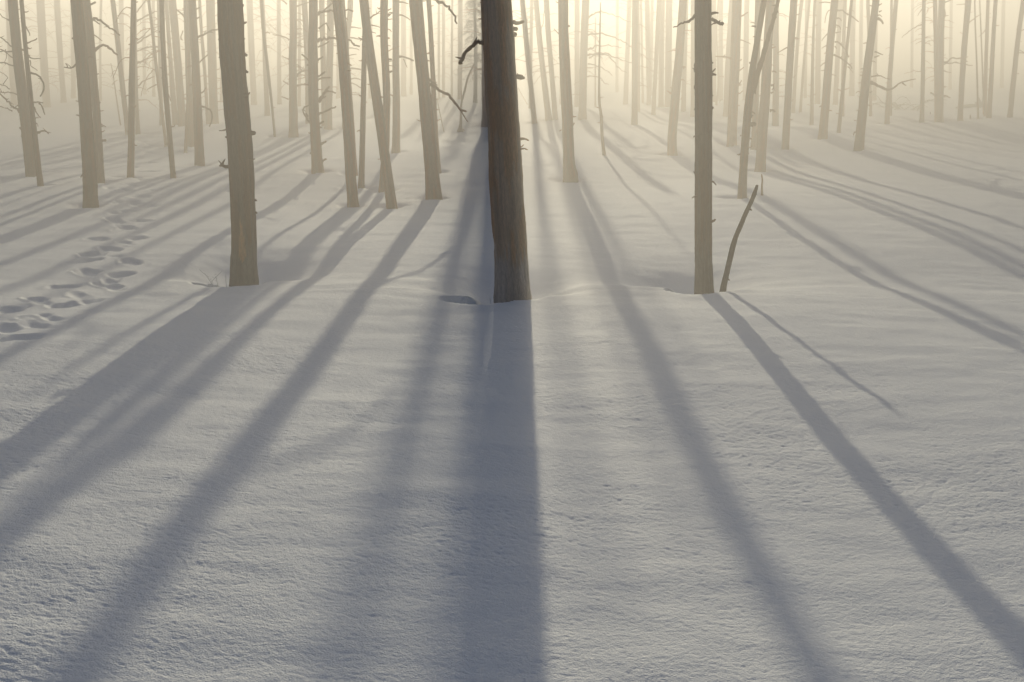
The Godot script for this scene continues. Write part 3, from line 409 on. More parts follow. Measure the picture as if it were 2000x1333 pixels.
	t = snag("dead_pine", "thin wavy pale stem right of the straight front-right pine", 7.813, -44.589, [[0,0,0.039],[0.669,0.053,0.037],[1.617,-0.002,0.033],[2.744,-0.083,0.029],[3.858,-0.067,0.025],[4.433,-0.061,0.02],[5.007,-0.056,0.015],[5.5,-0.052,0.011]], 0, Color(0.398, 0.155, 0.041), 583, "tree", "dead pines standing in the snow")
	twigs(t, 2, 5, 1.239, 3.858, 0.7, 0.6, 1259)
	t = snag("dead_pine", "pale pine with twigs, left of the close pair with a pale companion stem", 7.51, -40.738, [[0,0,0.108],[1.501,-0.006,0.107],[3.046,0.022,0.101],[3.894,0.04,0.097],[4.069,0.043,0.078],[4.244,0.046,0.059],[4.394,0.048,0.043]], 0, Color(0.43, 0.168, 0.045), 590, "tree", "dead pines standing in the snow")
	branch(t, [[-0.141,1.327,0],[-0.249,1.345,0.011],[-0.353,1.293,0.024]], 0.022, 0.0134)
	branch(t, [[-0.147,0.561,0],[-0.217,0.526,-0.015],[-0.25,0.456,-0.031]], 0.018, 0.0107)
	twigs(t, 8, 0, 1.501, 4.062, 0.7, 0.6, 1270)
	t = snag("dead_pine", "pale tan pine with a companion stem and short rising twigs on its right", 5.163, -27.018, [[0,0,0.081],[0.971,-0.004,0.083],[1.893,-0.006,0.085],[3.251,-0.027,0.093],[4.558,-0.043,0.075],[5.866,-0.056,0.057],[6.987,-0.064,0.042]], 1, Color(0.476, 0.198, 0.056), 597, "tree", "dead pines standing in the snow")
	branch(t, [[0.058,2.891,0],[0.138,2.936,0.008],[0.218,2.981,0.017]], 0.018, 0.0117)
	branch(t, [[0.064,1.904,0],[0.122,1.938,-0.021]], 0.018, 0.0118)
	branch(t, [[0.061,1.686,0],[0.119,1.721,-0.001],[0.176,1.767,-0.003]], 0.018, 0.0118)
	branch(t, [[0.063,1.353,0],[0.108,1.41,-0.014],[0.141,1.468,-0.027]], 0.018, 0.0118)
	branch(t, [[0.061,1.422,0],[0.109,1.387,-0.019],[0.134,1.364,-0.029]], 0.012, 0.0059)
	branch(t, [[-0.114,1.938,0],[-0.198,1.984,-0.025],[-0.293,2.007,-0.05],[-0.469,2.007,-0.095]], 0.021, 0.0118)
	branch(t, [[0.068,2.371,0],[0.187,2.337,-0.016],[0.318,2.28,-0.034]], 0.012, 0.0070)
	stubs(t, 7, 244)
	t = snag("dead_pine", "slender companion stem hugging the pale tan pine with rising twigs", 5.107, -27.306, [[0,0,0.039],[0.945,-0.002,0.036],[1.877,-0.003,0.033],[3.25,-0.011,0.029],[3.337,-0.012,0.024],[3.425,-0.012,0.018],[3.5,-0.012,0.013]], 1, Color(0.452, 0.185, 0.052), 604, "tree", "dead pines standing in the snow")
	stubs(t, 3, 247)
	t = snag("dead_pine", "forked dead pine leaning right, its two stems joined near mid-height", 3.367, -16.755, [[0,0,0.062],[0.489,0.002,0.059],[1.001,0.017,0.057],[1.434,0.042,0.055],[1.863,0.075,0.046],[2.287,0.129,0.042],[2.776,0.19,0.038],[3.796,0.292,0.031],[4.816,0.373,0.023],[5.69,0.429,0.017]], 2, Color(0.314, 0.131, 0.039), 611, "tree", "dead pines standing in the snow")
	branch(t, [[0.083,1.506,0],[0.114,1.649,0.018],[0.156,1.842,0.041],[0.211,2.075,0.07],[0.272,2.343,0.103],[0.319,2.567,0.13],[0.36,2.776,0.156],[0.416,3.087,0.194],[0.45,3.43,0.235]], 0.047, 0.0179)
	branch(t, [[0.094,2.413,0],[0.058,2.42,-0.012],[0.036,2.42,-0.019]], 0.013, 0.0091)
	branch(t, [[0.082,1.044,0],[0.118,1.059,-0.001],[0.148,1.044,-0.002]], 0.033, 0.0222)
	branch(t, [[0.076,1.16,0],[0.105,1.182,-0.003]], 0.018, 0.0111)
	branch(t, [[0.177,2.511,0],[0.191,2.511,0.001]], 0.014, 0.0109)
	branch(t, [[0.036,1.913,0],[0.022,1.913,0.001]], 0.015, 0.0110)
	branch(t, [[-0.056,0.621,0],[-0.078,0.621,-0.004]], 0.015, 0.0093)
	branch(t, [[0.055,0.636,0],[0.07,0.636,0.004]], 0.015, 0.0093)
	branch(t, [[0.192,1.863,0],[0.213,1.884,-0.01]], 0.015, 0.0110)
	branch(t, [[-0.052,0.891,0],[-0.067,0.891,-0.001]], 0.011, 0.0074)
	branch(t, [[0.35,2.532,0],[0.378,2.546,-0.005]], 0.018, 0.0109)
	stubs(t, 8, 250)
	t = snag("dead_pine", "pale trunk showing behind the joint of the forked leaning pine", 5.55, -26.458, [[0,0,0.079],[1.027,-0.022,0.075],[2.153,-0.038,0.072],[3.26,-0.065,0.068],[3.347,-0.067,0.055],[3.435,-0.068,0.042],[3.51,-0.069,0.031]], 1, Color(0.391, 0.157, 0.043), 618, "tree", "dead pines standing in the snow")
	stubs(t, 6, 253)
	t = snag("dead_pine", "brown pine right of the forked leaning one, broken stubs on its right", 4.911, -22.786, [[0,0,0.099],[0.833,0.012,0.098],[1.618,0.036,0.095],[2.391,0.04,0.089],[3.248,0.054,0.079],[4.675,0.072,0.063],[6.101,0.087,0.048],[7.324,0.097,0.035]], 1, Color(0.436, 0.172, 0.047), 625, "tree", "dead pines standing in the snow")
	branch(t, [[0.137,1.168,0],[0.187,1.178,0.012],[0.238,1.149,0.025]], 0.025, 0.0150)
	branch(t, [[0.152,1.909,0],[0.191,1.919,-0.004],[0.232,1.89,-0.008]], 0.017, 0.0099)
	branch(t, [[0.145,1.647,0],[0.184,1.657,-0.013],[0.197,1.599,-0.033],[0.168,1.569,-0.046]], 0.02, 0.0100)
	branch(t, [[0.141,1.501,0],[0.19,1.521,0.004]], 0.02, 0.0150)
	stubs(t, 9, 256)
	t = snag("dead_pine", "pale trunk close behind the brown pine with broken stubs", 7.866, -34.684, [[0,0,0.096],[1.43,-0.046,0.091],[2.748,-0.11,0.083],[3.615,-0.137,0.078],[3.702,-0.139,0.063],[3.79,-0.141,0.048],[3.865,-0.142,0.035]], 1, Color(0.404, 0.166, 0.047), 632, "tree", "dead pines standing in the snow")
	twigs(t, 0, 9, 0.688, 3.615, 0.6, 0.6, 1336)
	t = snag("dead_pine", "clean brown pine on the right, one thin drooping branch on its left", 6.253, -26.459, [[0,0,0.081],[1.032,0.006,0.081],[2.046,0.013,0.081],[3.264,0.031,0.08],[4.575,0.046,0.064],[5.885,0.058,0.049],[7.008,0.066,0.036]], 1, Color(0.387, 0.162, 0.048), 639, "tree", "dead pines standing in the snow")
	branch(t, [[-0.043,2.236,0],[-0.145,2.203,-0.012],[-0.278,2.113,-0.03]], 0.017, 0.0086)
	stubs(t, 7, 262)
	t = snag("dead_pine", "pale slim pine just right of the clean brown pine", 9.964, -41.237, [[0,0,0.063],[1.569,0.018,0.063],[2.959,0.053,0.062],[3.817,0.106,0.062],[3.992,0.114,0.05],[4.167,0.121,0.038],[4.317,0.126,0.028]], 0, Color(0.395, 0.158, 0.043), 646, "tree", "dead pines standing in the snow")
	stubs(t, 5, 265)
	twigs(t, 2, 2, 1.744, 3.817, 0.5, 0.6, 1358)
	t = snag("dead_pine", "very slim pale pine, second one right of the clean brown pine", 10.259, -41.412, [[0,0,0.046],[1.553,0.035,0.045],[2.948,0.086,0.045],[3.81,0.12,0.045],[3.985,0.126,0.036],[4.16,0.13,0.027],[4.31,0.133,0.02]], 0, Color(0.427, 0.178, 0.051), 653, "tree", "dead pines standing in the snow")
	twigs(t, 1, 5, 1.553, 3.81, 0.6, 0.6, 1369)
	t = snag("dead_pine", "slim straight tan pine in front of a wide faint trunk", 9.147, -35.449, [[0,0,0.057],[1.431,-0.055,0.05],[2.629,-0.09,0.042],[3.664,-0.102,0.038],[3.752,-0.102,0.031],[3.839,-0.103,0.023],[3.914,-0.103,0.017]], 1, Color(0.444, 0.173, 0.046), 660, "tree", "dead pines standing in the snow")
	stubs(t, 8, 271)
	t = snag("dead_pine", "wide faint trunk behind the slim straight tan pine", 12.259, -46.77, [[0,0,0.108],[4.007,-0.164,0.111],[4.182,-0.169,0.09],[4.357,-0.174,0.068],[4.507,-0.177,0.05]], 0, Color(0.476, 0.185, 0.049), 667, "tree", "dead pines standing in the snow")
	twigs(t, 3, 3, 1.656, 4.007, 0.7, 0.6, 1391)
	t = snag("dead_pine", "brown pine with drooping curved branches on both sides, right half", 7.631, -28.456, [[0,0,0.104],[0.983,0.031,0.1],[2.073,0.055,0.093],[3.262,0.103,0.089],[4.53,0.143,0.072],[5.797,0.175,0.055],[6.883,0.197,0.04]], 1, Color(0.431, 0.185, 0.055), 674, "tree", "dead pines standing in the snow")
	branch(t, [[0.184,3.026,0],[0.27,3.026,0.009],[0.359,2.979,0.019],[0.539,2.86,0.04],[0.693,2.754,0.059]], 0.022, 0.0123)
	branch(t, [[0.166,2.289,0],[0.254,2.265,-0.008],[0.344,2.205,-0.018],[0.438,2.097,-0.031],[0.535,1.929,-0.049]], 0.022, 0.0124)
	branch(t, [[0.159,1.989,0],[0.26,1.965,-0.026],[0.387,1.905,-0.061],[0.544,1.784,-0.111],[0.663,1.663,-0.153]], 0.022, 0.0124)
	branch(t, [[0.024,3.026,0],[-0.047,2.991,0.005],[-0.09,2.872,0.014],[-0.106,2.73,0.023]], 0.015, 0.0080)
	branch(t, [[0.006,2.492,0],[-0.088,2.408,0.006],[-0.156,2.312,0.011]], 0.015, 0.0080)
	branch(t, [[-0.002,2.217,0],[-0.099,2.169,0.034],[-0.158,2.133,0.057]], 0.014, 0.0074)
	branch(t, [[-0.005,1.832,0],[-0.089,1.784,0.032],[-0.172,1.712,0.068]], 0.016, 0.0081)
	branch(t, [[-0.018,1.627,0],[-0.129,1.615,0.008]], 0.014, 0.0075)
	branch(t, [[0.002,3.203,0],[-0.122,3.215,-0.013],[-0.256,3.203,-0.027]], 0.015, 0.0092)
	branch(t, [[0.171,2.837,0],[0.232,2.849,0.017],[0.285,2.777,0.042]], 0.018, 0.0123)
	branch(t, [[0.168,2.682,0],[0.268,2.658,-0.036],[0.31,2.575,-0.069]], 0.015, 0.0092)
	branch(t, [[0.178,2.504,0],[0.313,2.527,-0.037]], 0.015, 0.0074)
	branch(t, [[0.172,2.193,0],[0.213,2.133,0.003]], 0.015, 0.0093)
	branch(t, [[0.511,1.712,0],[0.577,1.651,0.007],[0.644,1.567,0.016]], 0.012, 0.0062)
	branch(t, [[-0.082,0.776,0],[-0.118,0.751,-0.011]], 0.016, 0.0094)
	stubs(t, 8, 277)
	t = snag("dead_pine", "wide pale trunk right behind the pine with drooping curved branches", 13.051, -47.028, [[0,0,0.098],[2.083,-0.021,0.097],[4.049,-0.017,0.101],[4.224,-0.017,0.082],[4.399,-0.016,0.062],[4.549,-0.016,0.046]], 0, Color(0.417, 0.16, 0.042), 681, "tree", "dead pines standing in the snow")
	t = snag("dead_pine", "pale trunk behind the thin dark pine that leans right", 11.082, -38.987, [[0,0,0.06],[2.113,-0.094,0.059],[3.743,-0.143,0.059],[3.918,-0.147,0.047],[4.093,-0.15,0.036],[4.243,-0.152,0.026]], 0, Color(0.412, 0.166, 0.046), 688, "tree", "dead pines standing in the snow")
	twigs(t, 0, 3, 2.113, 3.743, 0.5, 0.6, 1424)
	t = snag("dead_pine", "thin dark pine leaning right beside the pine with drooping branches", 8.579, -30.446, [[0,0,0.049],[0.9,0.033,0.048],[1.937,0.076,0.043],[3.338,0.135,0.038],[3.426,0.138,0.031],[3.513,0.14,0.023],[3.588,0.142,0.017]], 1, Color(0.431, 0.178, 0.052), 695, "tree", "dead pines standing in the snow")
	stubs(t, 9, 286)
	t = snag("dead_pine", "bristly leaning pine at right with one long snaking limb", 7.857, -26.18, [[0,0,0.107],[0.701,0.025,0.104],[1.487,0.054,0.094],[2.374,0.111,0.085],[3.248,0.172,0.076],[4.579,0.246,0.062],[5.91,0.306,0.047],[7.051,0.346,0.034]], 1, Color(0.342, 0.14, 0.041), 702, "tree", "dead pines standing in the snow")
	branch(t, [[0.17,1.476,0],[0.263,1.443,-0.015],[0.358,1.398,-0.031],[0.464,1.353,-0.048],[0.558,1.32,-0.063],[0.694,1.342,-0.084],[0.782,1.398,-0.099],[0.869,1.465,-0.116],[1.048,1.521,-0.144],[1.229,1.554,-0.171]], 0.04, 0.0103)
	branch(t, [[0.88,1.465,0],[0.929,1.431,-0.009],[0.976,1.409,-0.017]], 0.017, 0.0086)
	branch(t, [[0.173,1.599,0],[0.274,1.621,0.021],[0.378,1.61,0.042],[0.577,1.543,0.084]], 0.017, 0.0086)
	branch(t, [[0.237,2.856,0],[0.308,2.824,-0.015],[0.369,2.747,-0.034]], 0.031, 0.0227)
	branch(t, [[0.217,2.143,0],[0.31,2.109,-0.014],[0.415,2.076,-0.03]], 0.017, 0.0085)
	branch(t, [[0.214,2.021,0],[0.269,2.043,0.02],[0.314,2.054,0.035]], 0.017, 0.0103)
	branch(t, [[0.241,3.14,0],[0.307,3.172,-0.006]], 0.017, 0.0113)
	branch(t, [[0.251,2.998,0],[0.306,3.02,0.019]], 0.017, 0.0113)
	branch(t, [[0.161,1.252,0],[0.206,1.275,0.014]], 0.017, 0.0115)
	branch(t, [[0.023,1.788,0],[-0.078,1.766,0.007]], 0.014, 0.0086)
	branch(t, [[0.096,3.118,0],[0.038,3.14,-0.01]], 0.014, 0.0085)
	branch(t, [[-0.105,0.383,0],[-0.138,0.36,0.014],[-0.146,0.304,0.033]], 0.017, 0.0116)
	stubs(t, 26, 289)
	t = snag("dead_pine", "pale thin trunk standing behind the bristly leaning pine", 11.8, -38.258, [[0,0,0.046],[1.896,-0.158,0.05],[3.657,-0.331,0.058],[3.832,-0.345,0.047],[4.007,-0.356,0.035],[4.157,-0.363,0.026]], 0, Color(0.392, 0.156, 0.043), 709, "tree", "dead pines standing in the snow")
	stubs(t, 4, 292)
	t = snag("dead_pine", "faint wide trunk behind the limb of the bristly leaning pine", 15.503, -49.92, [[0,0,0.088],[4.1,-0.183,0.086],[4.275,-0.19,0.069],[4.45,-0.195,0.053],[4.6,-0.198,0.039]], 0, Color(0.446, 0.179, 0.049), 716, "tree", "dead pines standing in the snow")
	t = snag("dead_pine", "pale slim pine behind the tip of the long snaking limb", 11.21, -34.736, [[0,0,0.071],[1.061,-0.004,0.068],[2.239,0.005,0.064],[3.545,0.034,0.06],[4.391,0.049,0.048],[5.237,0.061,0.037],[5.963,0.069,0.027]], 1, Color(0.443, 0.176, 0.048), 723, "tree", "dead pines standing in the snow")
	stubs(t, 9, 298)
	twigs(t, 2, 0, 1.799, 3.545, 0.4, 0.3, 1479)
	t = snag("dead_pine", "faint thin stem merged with the pale slim pine near the snaking limb", 12.235, -37.577, [[0,0,0.041],[2.021,-0.124,0.041],[3.591,-0.217,0.04],[3.766,-0.225,0.033],[3.941,-0.232,0.025],[4.091,-0.236,0.018]], 1, Color(0.404, 0.164, 0.046), 730, "tree", "dead pines standing in the snow")
	stubs(t, 4, 301)
	t = snag("dead_pine", "straight slim pine with one long twig sloping down to its left", 12.342, -34.981, [[0,0,0.069],[1.321,-0.069,0.061],[2.504,-0.142,0.055],[3.525,-0.204,0.053],[4.509,-0.252,0.043],[5.493,-0.29,0.032],[6.337,-0.316,0.024]], 1, Color(0.367, 0.149, 0.041), 737, "tree", "dead pines standing in the snow")
	branch(t, [[-0.212,2.826,0],[-0.344,2.768,-0.022],[-0.474,2.68,-0.045],[-0.604,2.592,-0.068],[-0.746,2.46,-0.098]], 0.021, 0.0091)
	branch(t, [[-0.245,3.263,0],[-0.299,3.176,-0.002],[-0.352,3.074,-0.004]], 0.017, 0.0091)
	branch(t, [[-0.162,2.357,0],[-0.251,2.328,-0.025],[-0.337,2.269,-0.053]], 0.015, 0.0076)
	stubs(t, 5, 304)
	twigs(t, 5, 7, 1.47, 3.67, 0.6, 0.5, 1501)
	t = snag("dead_pine", "pale trunk pressed against the left side of the thick right-hand pine", 12.862, -35.187, [[0,0,0.062],[1.298,-0.116,0.061],[2.488,-0.224,0.061],[3.515,-0.319,0.061],[4.594,-0.399,0.049],[5.673,-0.462,0.037],[6.597,-0.506,0.027]], 1, Color(0.477, 0.183, 0.048), 744, "tree", "dead pines standing in the snow")
	twigs(t, 10, 2, 1.149, 3.661, 0.7, 0.6, 1512)
	t = snag("dead_pine", "thick pine at right with two level branches pointing right", 12.886, -35.019, [[0,0,0.104],[1.009,-0.056,0.1],[2.197,-0.134,0.095],[3.513,-0.207,0.091],[4.597,-0.255,0.073],[5.68,-0.294,0.056],[6.609,-0.32,0.041]], 1, Color(0.397, 0.156, 0.042), 751, "tree", "dead pines standing in the snow")
	branch(t, [[-0.033,1.694,0],[0.083,1.768,-0.02],[0.231,1.828,-0.043],[0.442,1.857,-0.074],[0.597,1.828,-0.097],[0.74,1.753,-0.12]], 0.031, 0.0153)
	branch(t, [[-0.031,1.664,0],[0.21,1.709,0.048],[0.484,1.709,0.102],[0.796,1.635,0.166]], 0.023, 0.0115)
	branch(t, [[-0.126,3.441,0],[-0.024,3.484,0.025],[0.063,3.528,0.048]], 0.023, 0.0113)
	branch(t, [[-0.11,3.237,0],[-0.048,3.033,-0.073],[-0.044,2.785,-0.157]], 0.023, 0.0152)
	branch(t, [[-0.096,3.062,0],[0.024,3.077,0.003]], 0.019, 0.0114)
	branch(t, [[-0.127,0.739,0],[-0.223,0.784,-0.017],[-0.319,0.844,-0.035]], 0.031, 0.0230)
	branch(t, [[0.024,0.769,0],[0.134,0.739,0.035],[0.245,0.694,0.071]], 0.031, 0.0154)
	branch(t, [[-0.017,1.486,0],[0.092,1.456,0.022],[0.217,1.427,0.048]], 0.019, 0.0092)
	stubs(t, 8, 310)
	twigs(t, 3, 3, 1.009, 3.223, 0.4, 0.5, 1523)
	t = snag("dead_pine", "leaning pine at right with a thin twig rising to its right", 13.592, -35.236, [[0,0,0.078],[1.28,-0.044,0.081],[2.324,-0.053,0.084],[3.5,-0.044,0.087],[4.393,-0.039,0.071],[5.286,-0.035,0.054],[6.051,-0.032,0.039]], 1, Color(0.422, 0.175, 0.05), 758, "tree", "dead pines standing in the snow")
	branch(t, [[0.025,2.855,0],[0.125,2.929,-0.02],[0.226,3.002,-0.04],[0.4,3.105,-0.073]], 0.021, 0.0114)
	branch(t, [[-0.126,3.383,0],[-0.246,3.369,-0.029],[-0.368,3.369,-0.059]], 0.015, 0.0076)
	stubs(t, 5, 313)
	t = snag("dead_pine", "very thin pole-like stem, left one of a thin pair near the right edge", 14.315, -35.695, [[0,0,0.03],[1.553,-0.171,0.026],[2.755,-0.32,0.022],[3.498,-0.399,0.019],[4.024,-0.443,0.016],[4.549,-0.479,0.012],[5,-0.503,0.009]], 1, Color(0.404, 0.164, 0.046), 765, "tree", "dead pines standing in the snow")
	t = snag("dead_pine", "very thin stem leaning onto the next pine near the right edge", 15.183, -37.346, [[0,0,0.033],[1.217,-0.171,0.026],[2.479,-0.328,0.021],[3.569,-0.47,0.019],[4.07,-0.522,0.015],[4.571,-0.564,0.011],[5,-0.593,0.008]], 1, Color(0.441, 0.18, 0.051), 772, "tree", "dead pines standing in the snow")
	t = snag("dead_pine", "slim pine, left one of the close pair near the right edge", 15.882, -39.073, [[0,0,0.064],[1.405,-0.088,0.061],[2.724,-0.16,0.058],[3.701,-0.211,0.055],[3.876,-0.218,0.044],[4.051,-0.224,0.034],[4.201,-0.228,0.025]], 0, Color(0.454, 0.177, 0.047), 779, "tree", "dead pines standing in the snow")
	branch(t, [[-0.205,2.757,0],[-0.297,2.642,-0.021],[-0.405,2.528,-0.044]], 0.017, 0.0085)
	stubs(t, 5, 322)
	t = snag("dead_pine", "slim pine, right one of the close pair near the right edge", 14.781, -36.033, [[0,0,0.073],[1.236,-0.029,0.067],[2.455,-0.074,0.063],[3.506,-0.097,0.058],[3.681,-0.1,0.047],[3.856,-0.102,0.036],[4.006,-0.104,0.026]], 1, Color(0.443, 0.181, 0.051), 786, "tree", "dead pines standing in the snow")
	stubs(t, 7, 325)
	t = snag("dead_pine", "leaning pine cut by the right edge of the photo", 15.617, -36.469, [[0,0,0.08],[1.391,0.016,0.076],[2.621,0.045,0.071],[3.533,0.094,0.067],[3.708,0.102,0.054],[3.883,0.108,0.041],[4.033,0.112,0.03]], 1, Color(0.385, 0.151, 0.041), 793, "tree", "dead pines standing in the snow")
	branch(t, [[0.027,1.962,0],[0.138,1.962,0.011],[0.314,1.947,0.029]], 0.02, 0.0119)
	branch(t, [[0.038,2.024,0],[0.149,2.024,0.008],[0.352,1.885,0.026]], 0.017, 0.0095)
	branch(t, [[0.093,2.621,0],[0.247,2.667,0.027],[0.438,2.652,0.06]], 0.02, 0.0119)
	branch(t, [[0.07,1.329,0],[0.181,1.329,-0.03]], 0.016, 0.0096)
	stubs(t, 4, 328)
	t = snag("dead_pine", "faint broad trunk in mist between the second misty trunk and the forked-twig pine", -19.347, -51.48, [[0,0,0.102],[4.172,0.287,0.1],[4.347,0.296,0.081],[4.522,0.304,0.061],[4.672,0.309,0.045]], 0, Color(0.413, 0.16, 0.043), 800, "tree", "dead pines standing in the snow")
	twigs(t, 5, 5, 1.148, 4.172, 1.2, 0.6, 1600)
	t = snag("dead_pine", "barely visible trunk in mist left of the slim bent pine", -17.717, -53.04, [[0,0,0.105],[4.184,0.251,0.103],[4.359,0.259,0.083],[4.534,0.266,0.063],[4.684,0.271,0.046]], 0, Color(0.368, 0.148, 0.041), 807, "tree", "dead pines standing in the snow")
	twigs(t, 5, 4, 0.843, 4.184, 1.2, 0.6, 1611)
	t = snag("dead_pine", "barely visible trunk right of the slim bent pine, above the trail", -18.166, -57.72, [[-0.018,0,0.089],[4.481,0.253,0.087],[4.656,0.261,0.07],[4.831,0.267,0.054],[4.981,0.271,0.039]], 0, Color(0.419, 0.171, 0.048), 814, "tree", "dead pines standing in the snow")
	twigs(t, 3, 3, 1.58, 4.481, 1.2, 0.6, 1622)
	t = snag("dead_pine", "faint trunk behind the thin leaning pole, left of the thick twiggy pine", -9.962, -49.92, [[0,0,0.088],[4.293,0.151,0.086],[4.468,0.156,0.069],[4.643,0.16,0.053],[4.793,0.162,0.039]], 0, Color(0.405, 0.167, 0.047), 821, "tree", "dead pines standing in the snow")
	twigs(t, 6, 6, 1.148, 4.293, 1.2, 0.8, 1633)
	t = snag("dead_pine", "faint short-looking trunk just right of the thick twiggy pine", -8.401, -46.02, [[0,0,0.061],[4.032,0.169,0.06],[4.207,0.175,0.048],[4.382,0.179,0.037],[4.532,0.183,0.027]], 0, Color(0.439, 0.168, 0.044), 828, "tree", "dead pines standing in the snow")
	twigs(t, 4, 4, 1.133, 4.032, 1, 0.8, 1644)
	t = snag("dead_pine", "faint trunk seen above the left leaning brown pine, behind its lean", -7.907, -53.04, [[0,0,0.093],[4.297,0.18,0.091],[4.472,0.185,0.074],[4.647,0.19,0.056],[4.797,0.193,0.041]], 0, Color(0.375, 0.143, 0.038), 835, "tree", "dead pines standing in the snow")
	twigs(t, 3, 6, 0.956, 4.297, 1.2, 0.7, 1655)
	t = snag("dead_pine", "faint trunk between the two leaning brown pines, far behind the thin one", -6.231, -51.48, [[0,0,0.102],[4.165,0.062,0.1],[4.34,0.064,0.081],[4.515,0.066,0.061],[4.665,0.067,0.045]], 0, Color(0.392, 0.15, 0.04), 842, "tree", "dead pines standing in the snow")
	twigs(t, 4, 4, 0.922, 4.165, 1, 0.7, 1666)
	t = snag("dead_pine", "very faint trunk far back between the straight pine and the hanging-branch trunk", -4.983, -57.72, [[0,0,0.076],[4.488,0.082,0.075],[4.663,0.084,0.06],[4.838,0.086,0.046],[4.988,0.088,0.034]], 0, Color(0.469, 0.182, 0.048), 849, "tree", "dead pines standing in the snow")
	twigs(t, 4, 4, 0.852, 4.488, 1, 0.7, 1677)
	t = snag("dead_pine", "faint trunk close right of the swollen-foot pine", 2.652, -47.58, [[0,0,0.104],[4.19,-0.047,0.103],[4.365,-0.049,0.083],[4.54,-0.05,0.063],[4.69,-0.051,0.046]], 0, Color(0.402, 0.167, 0.048), 856, "tree", "dead pines standing in the snow")
	twigs(t, 5, 3, 1.193, 4.19, 1, 0.7, 1688)
	t = snag("dead_pine", "faint narrow trunk between the touching pair and the swollen-foot pine", 2.07, -49.14, [[0,0,0.065],[4.207,-0.057,0.064],[4.382,-0.059,0.051],[4.557,-0.061,0.039],[4.707,-0.062,0.029]], 0, Color(0.439, 0.171, 0.046), 863, "tree", "dead pines standing in the snow")
	twigs(t, 4, 3, 1.111, 4.207, 1, 0.7, 1699)
	t = snag("dead_pine", "hair-thin faint stem behind the tapering sapling", 3.346, -46.8, [[0,0,0.036],[2.965,-0.04,0.03],[3.14,-0.042,0.025],[3.315,-0.043,0.019],[3.465,-0.044,0.014]], 0, Color(0.442, 0.18, 0.05), 870, "tree", "dead pines standing in the snow")
	t = snag("dead_pine", "faint thin trunk right of the straight pine in the bright mist", 5.43, -48.36, [[0,0,0.048],[4.11,-0.177,0.047],[4.285,-0.183,0.038],[4.46,-0.188,0.029],[4.61,-0.191,0.021]], 0, Color(0.463, 0.184, 0.05), 877, "tree", "dead pines standing in the snow")
	twigs(t, 2, 3, 1.063, 4.11, 0.7, 0.7, 1721)
	t = snag("dead_pine", "faint broad trunk far behind, left of the pale tan pine with a companion", 9.216, -51.48, [[0,0,0.102],[4.277,-0.163,0.1],[4.452,-0.168,0.081],[4.627,-0.172,0.061],[4.777,-0.175,0.045]], 0, Color(0.391, 0.151, 0.04), 884, "tree", "dead pines standing in the snow")
	twigs(t, 3, 3, 1.034, 4.277, 0.9, 0.7, 1732)
	t = snag("dead_pine", "faint trunk in the gap right of the pale tan pine", 9.987, -49.92, [[0,0,0.11],[4.15,-0.111,0.108],[4.325,-0.115,0.087],[4.5,-0.118,0.066],[4.65,-0.12,0.048]], 0, Color(0.385, 0.16, 0.046), 891, "tree", "dead pines standing in the snow")
	twigs(t, 4, 4, 1.43, 4.15, 0.9, 0.7, 1743)
	t = snag("dead_pine", "faint slender trunk between the two slim pines right of the clean brown pine", 13.328, -53.04, [[0,0,0.07],[4.279,-0.159,0.069],[4.454,-0.165,0.055],[4.629,-0.169,0.042],[4.779,-0.172,0.031]], 0, Color(0.387, 0.151, 0.04), 898, "tree", "dead pines standing in the snow")
	twigs(t, 3, 3, 1.388, 4.279, 0.9, 0.7, 1754)
	t = snag("dead_pine", "faint broad trunk between the thin dark pine and the bristly leaning pine", 15.447, -53.04, [[-0.098,0,0.116],[4.196,-0.199,0.114],[4.371,-0.205,0.092],[4.546,-0.21,0.07],[4.696,-0.214,0.051]], 0, Color(0.424, 0.167, 0.046), 905, "tree", "dead pines standing in the snow")
	t = snag("dead_pine", "barely visible trunk left of the bristly leaning pine", 17.237, -57.72, [[-0.121,0,0.089],[4.501,-0.245,0.087],[4.676,-0.253,0.07],[4.851,-0.259,0.054],[5.001,-0.263,0.039]], 0, Color(0.399, 0.161, 0.045), 912, "tree", "dead pines standing in the snow")
	t = snag("dead_pine", "barely visible trunk far behind the straight slim pine with the sloping twig", 22.428, -65.52, [[-0.365,0,0.086],[4.714,-0.315,0.085],[4.889,-0.324,0.068],[5.064,-0.331,0.052],[5.214,-0.336,0.038]], 0, Color(0.44, 0.182, 0.052), 919, "tree", "dead pines standing in the snow")
	t = snag("dead_pine", "barely visible trunk right of the thick two-branched pine", 24.586, -65.52, [[-0.287,0,0.086],[4.848,-0.327,0.085],[5.023,-0.336,0.068],[5.198,-0.343,0.052],[5.348,-0.348,0.038]], 0, Color(0.378, 0.149, 0.041), 926, "tree", "dead pines standing in the snow")
	t = snag("dead_pine", "barely visible trunk between the right-edge pair and the edge pine", 28.136, -67.08, [[-0.344,0,0.103],[4.856,-0.351,0.101],[5.031,-0.36,0.082],[5.206,-0.368,0.062],[5.356,-0.373,0.046]], 0, Color(0.431, 0.177, 0.05), 933, "tree", "dead pines standing in the snow")
	t = snag("dead_pine", "faint trunk behind the dark slender trail pine, between pale ones", -15.8, -51.48, [[0,0,0.068],[4.089,0.245,0.067],[4.264,0.254,0.054],[4.439,0.26,0.041],[4.589,0.265,0.03]], 0, Color(0.442, 0.183, 0.052), 940, "tree", "dead pines standing in the snow")
	twigs(t, 3, 3, 1.284, 4.089, 0.9, 0.7, 1820)
